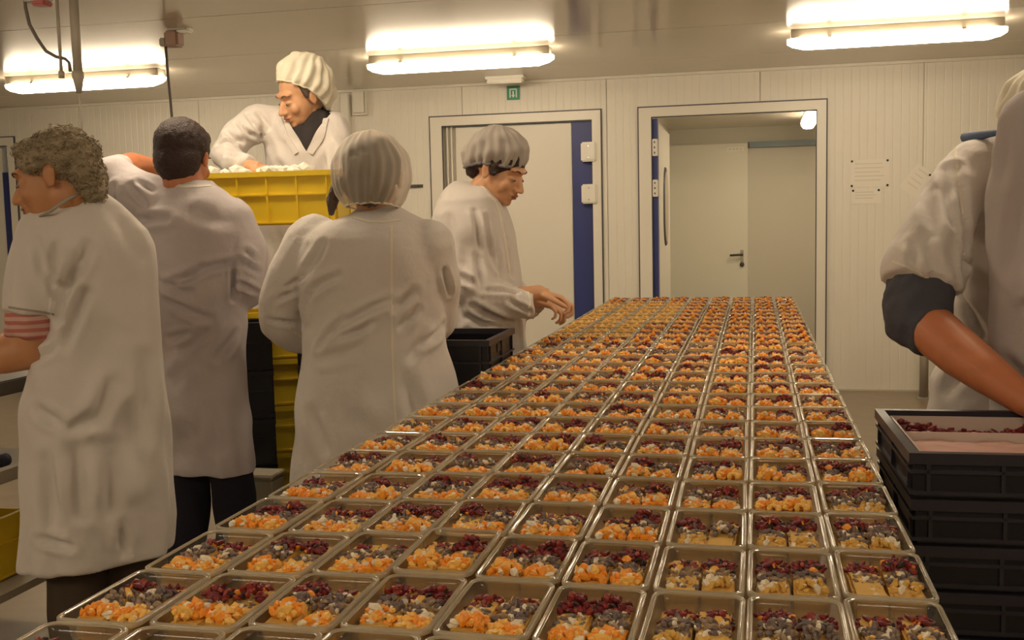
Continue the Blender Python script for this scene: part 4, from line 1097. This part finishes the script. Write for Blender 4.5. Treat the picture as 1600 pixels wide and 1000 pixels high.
# ------------------------------------------------------------------ clear trays
TW, TD, TH = .1066, .1772, .0375
def rrect(w, d, r, z, n=5):
    pts = []
    for cx, cy, a0 in ((w/2-r, d/2-r, 0), (-w/2+r, d/2-r, pi/2), (-w/2+r, -d/2+r, pi), (w/2-r, -d/2+r, 3*pi/2)):
        for k in range(n):
            a = a0+pi/2*k/(n-1); pts.append(Vector((cx+r*cos(a), cy+r*sin(a), z)))
    return pts
def skin_rings(bm, rings, closed_last=False):
    vr = [[bm.verts.new(p) for p in r] for r in rings]; n = len(vr[0])
    for a, b in zip(vr, vr[1:]):
        for i in range(n): bm.faces.new((a[i], a[(i+1) % n], b[(i+1) % n], b[i]))
    if closed_last: bm.faces.new(vr[-1])
bm = bmesh.new()
skin_rings(bm, [rrect(TW-.013, TD-.013, .012, TH-.0012), rrect(TW-.0155, TD-.0155, .011, TH-.010), rrect(TW-.0195, TD-.0195, .010, TH-.0105),
                rrect(TW-.026, TD-.026, .010, .0035), rrect(TW-.031, TD-.031, .009, .0008)], True)
tray_me = bpy.data.meshes.new('snack_tray'); bm.to_mesh(tray_me); bm.free(); tray_me.materials.append(M['clear'])
tray_me.polygons.foreach_set('use_smooth', [len(p.vertices) == 4 for p in tray_me.polygons])
bm = bmesh.new()
skin_rings(bm, [rrect(TW, TD, .015, TH-.0055), rrect(TW, TD, .015, TH-.001), rrect(TW-.0018, TD-.0018, .0145, TH), rrect(TW-.0045, TD-.0045, .0135, TH),
                rrect(TW-.006, TD-.006, .013, TH-.0018), rrect(TW-.0095, TD-.0095, .0125, TH-.0018), rrect(TW-.011, TD-.011, .0122, TH+.0002), rrect(TW-.013, TD-.013, .012, TH-.0012)])
rim_me = bpy.data.meshes.new('rim'); bm.to_mesh(rim_me); bm.free(); rim_me.materials.append(M['clear_rim'])
rim_me.polygons.foreach_set('use_smooth', [True]*len(rim_me.polygons))

# ---- toasts with their toppings (several variants share their mesh data)
BW, BD, BH = .0385, .117, .0275
def bread_mesh(seed):
    r = random.Random(seed); bm = bmesh.new()
    box(bm, -BW/2, BW/2, -BD/2, BD/2, 0, BH)
    bmesh.ops.subdivide_edges(bm, edges=[e for e in bm.edges if abs(e.verts[0].co.y-e.verts[1].co.y) > .05], cuts=6)
    bmesh.ops.bevel(bm, geom=[e for e in bm.edges if e.calc_face_angle(0) > 1], offset=.003, segments=2, affect='EDGES')
    for v in bm.verts: v.co += Vector((r.gauss(0, .0004), r.gauss(0, .0006), r.gauss(0, .0004) if v.co.z > .005 else 0))
    me = bpy.data.meshes.new('topped_toast'); bm.to_mesh(me); bm.free(); me.materials.append(M['bread']); return me
def heap(name, y0, y1, n, size, mats, weights, seed, top=.012, spread=.47, low=False, bm=None, mi0=0, ox=0, oy=0, oz=0):
    r = random.Random(seed); own = bm is None
    if own: bm = bmesh.new()
    for k in range(n):
        u = r.uniform(-1, 1); y = r.uniform(y0, y1)
        t = (y-y0)/(y1-y0)*2-1
        hgt = top*max(.12, (1-.7*u*u)*(1-.6*t*t))
        z = BH-.001+hgt*r.uniform(.15, 1)
        mi = r.choices(range(len(mats)), weights)[0]
        chunk(bm, (ox+u*BW*spread, oy+y, oz+z), size*r.uniform(.7, 1.35), r, mi0+mi, 1.25, low)
    if own:
        me = bpy.data.meshes.new(name); bm.to_mesh(me); bm.free()
        for mm in mats: me.materials.append(M[mm])
        return me
breads = [bread_mesh(i) for i in range(3)]
NV = 7
reds = [heap('red_topping', .018, .054, 52, .0042, ['beet', 'beet2', 'hair_dark', 'orange'], [7, 4, 2, .3], 10+i, .013, .48) for i in range(NV)]
greys = [heap('grey_topping', -.020, .026, 52, .0042, ['grey', 'grey2', 'cream2', 'orange2'], [6, 3.5, 1.0, .5], 30+i, .010, .45) for i in range(NV)]
oranges = [heap('orange_topping', -.052, -.020, 40, .0056, ['orange', 'orange2', 'cream2'], [4.0+1.6*(i % 3), 4.2, .9], 50+i, .014, .45) for i in range(NV)]
creams = [heap('cream_topping', -.052, -.020, 20, .0046, ['cream2', 'bread', 'grey'], [3, 6, 2], 70+i, .006, .46) for i in range(4)]
plains = [heap('pale_topping', -.058, .056, 80, .0048, ['orange2', 'bread', 'cream2', 'orange', 'grey2'], [5, 5, 2, 1.4, 1.4], 90+i, .010, .50) for i in range(4)]

ORD = ['first', 'second', 'third', 'fourth', 'fifth', 'sixth', 'seventh', 'eighth', 'ninth', 'tenth', '11th', '12th', '13th', '14th', '15th', '16th', '17th', '18th', '19th', '20th', '21st', '22nd', '23rd', '24th', '25th', '26th', '27th', '28th']
XD = [-.779, -.665, -.552, -.450, -.343, -.232, -.120, -.010, .098, .205]
OFF = [0, .008, .025, .038, .038, .034, .028, .032, .045, .060]
TZ = .8465
far_mats = ['bread', 'beet', 'beet2', 'grey', 'grey2', 'cream2', 'orange', 'orange2']
def far_variant(seed, plain):
    b_ = bmesh.new(); box(b_, -BW/2, BW/2, -BD/2, BD/2, 0, BH, 0)
    if plain:
        heap('', -.058, .058, 30, .006, [0]*3, [4, 0, 0], seed, .010, .5, True, b_, 0)
        heap('', -.058, .058, 26, .006, [0]*2, [2, 5], seed+1, .013, .5, True, b_, 6)
        heap('', .0, .058, 6, .005, [0]*2, [5, 2], seed+2, .011, .5, True, b_, 3)
    else:
        heap('', .016, .054, 26, .0060, [0]*2, [5, 3], seed, .016, .52, True, b_, 1)
        heap('', -.012, .026, 20, .0058, [0]*3, [5, 3, 2], seed+1, .011, .5, True, b_, 3)
        heap('', -.052, -.022, 18, .0060, [0]*2, [4, 5], seed+2, .017, .52, True, b_, 6)
    b_.verts.ensure_lookup_table(); b_.verts.index_update()
    co = np.array([v.co[:] for v in b_.verts]); fc = np.array([[v.index for v in f.verts] for f in b_.faces]); mi = np.array([f.material_index for f in b_.faces])
    b_.free(); return co, fc, mi
far_v = [far_variant(100+5*i, False) for i in range(4)]+[far_variant(200+5*i, True) for i in range(4)]
far_list = []
rr = random.Random(3)
NROW = 28
for row in range(NROW):
    for c in range(9):
        w = XD[c+1]-XD[c]; fade = max(0, 1-row/22)
        cx = (XD[c]+XD[c+1])/2+rr.gauss(0, .0008); off = (OFF[c]*(.35+.65*fade)) if row else OFF[c]*1
        cy = .828+off+row*.1803+TD/2+rr.gauss(0, .0012)
        rz = radians(rr.gauss(0, .45))
        colr = 9-c
        name = 'snack_tray'
        o = bpy.data.objects.new(name, tray_me); COL.objects.link(o)
        lift = rr.uniform(0, .0012); tx = rr.gauss(0, .004)
        if (row, c) == (2, 3): lift, tx = .006, .02
        o.location = (cx, cy, TZ+lift); o.rotation_euler = (tx if lift > .004 else 0, 0, rz)
        o.scale = (min(1, w/.1085), 1, 1)
        tag(o, 'clear tray of two toasts, %s column from the right edge, %s row from the front' % (ORD[colr-1], ORD[row]), 'tray', 'clear trays laid out on the tables')
        q = bpy.data.objects.new('rim', rim_me); COL.objects.link(q); q.parent = o
        plain = (c <= 2 and 17 <= row <= 25) or (c == 3 and 20 <= row <= 25)
        noorange = (c >= 6 and row <= 3) or (c == 8 and row <= 4)
        for s in (-1, 1):
            px = cx+s*.0212+rr.gauss(0, .0007); py = cy-.004+rr.gauss(0, .002); rz2 = rz+radians(rr.gauss(0, 1.3))
            if row < 16:
                t = bpy.data.objects.new('topped_toast', breads[rr.randrange(3)]); COL.objects.link(t)
                t.location = (px, py, TZ+lift+.0018); t.rotation_euler = (0, 0, rz2)
                what = 'red and grey toppings' if noorange else 'red, grey, orange toppings'
                tag(t, '%s toast, %s, tray in %s column from right, %s row' % ('left' if s < 0 else 'right', what, ORD[colr-1], ORD[row]), 'toast', 'topped toasts in the clear trays')
                sets = [('red_topping', reds[rr.randrange(NV)]), ('grey_topping', greys[rr.randrange(NV)])]
                if noorange:
                    if rr.random() < .8: sets.append(('cream_topping', creams[rr.randrange(4)]))
                else: sets.append(('orange_topping', oranges[rr.randrange(NV)]))
                for nm, me in sets:
                    q = bpy.data.objects.new(nm, me); COL.objects.link(q); q.parent = t; q['kind'] = 'stuff'
                    q.location = (0, rr.gauss(0, .002), 0); q.scale = (rr.choice((-1, 1)), 1, rr.uniform(.8, 1.15))
            else:
                far_list.append((far_v[(4 if plain else 0)+rr.randrange(4)], px, py, TZ+.002, rz2))
vv, ff, mm, base = [], [], [], 0
for (co, fc, mi), px, py, z, a in far_list:
    R = np.array([[cos(a), -sin(a), 0], [sin(a), cos(a), 0], [0, 0, 1]])
    vv.append(co@R.T+np.array([px, py, z])); ff.append(fc+base); mm.append(mi); base += len(co)
vv = np.concatenate(vv); ff = np.concatenate(ff); mm = np.concatenate(mm)
me = bpy.data.meshes.new('far_toasts'); me.vertices.add(len(vv)); me.vertices.foreach_set('co', vv.ravel())
me.loops.add(ff.size); me.loops.foreach_set('vertex_index', ff.ravel()); me.polygons.add(len(ff))
me.polygons.foreach_set('loop_start', np.arange(len(ff))*4); me.polygons.foreach_set('material_index', mm); me.update(calc_edges=True)
for k in far_mats: me.materials.append(M[k])
o = link('far_toasts', me)
tag(o, 'many small topped toasts in the farthest rows of clear trays', 'toast', 'topped toasts in the clear trays', 'stuff')
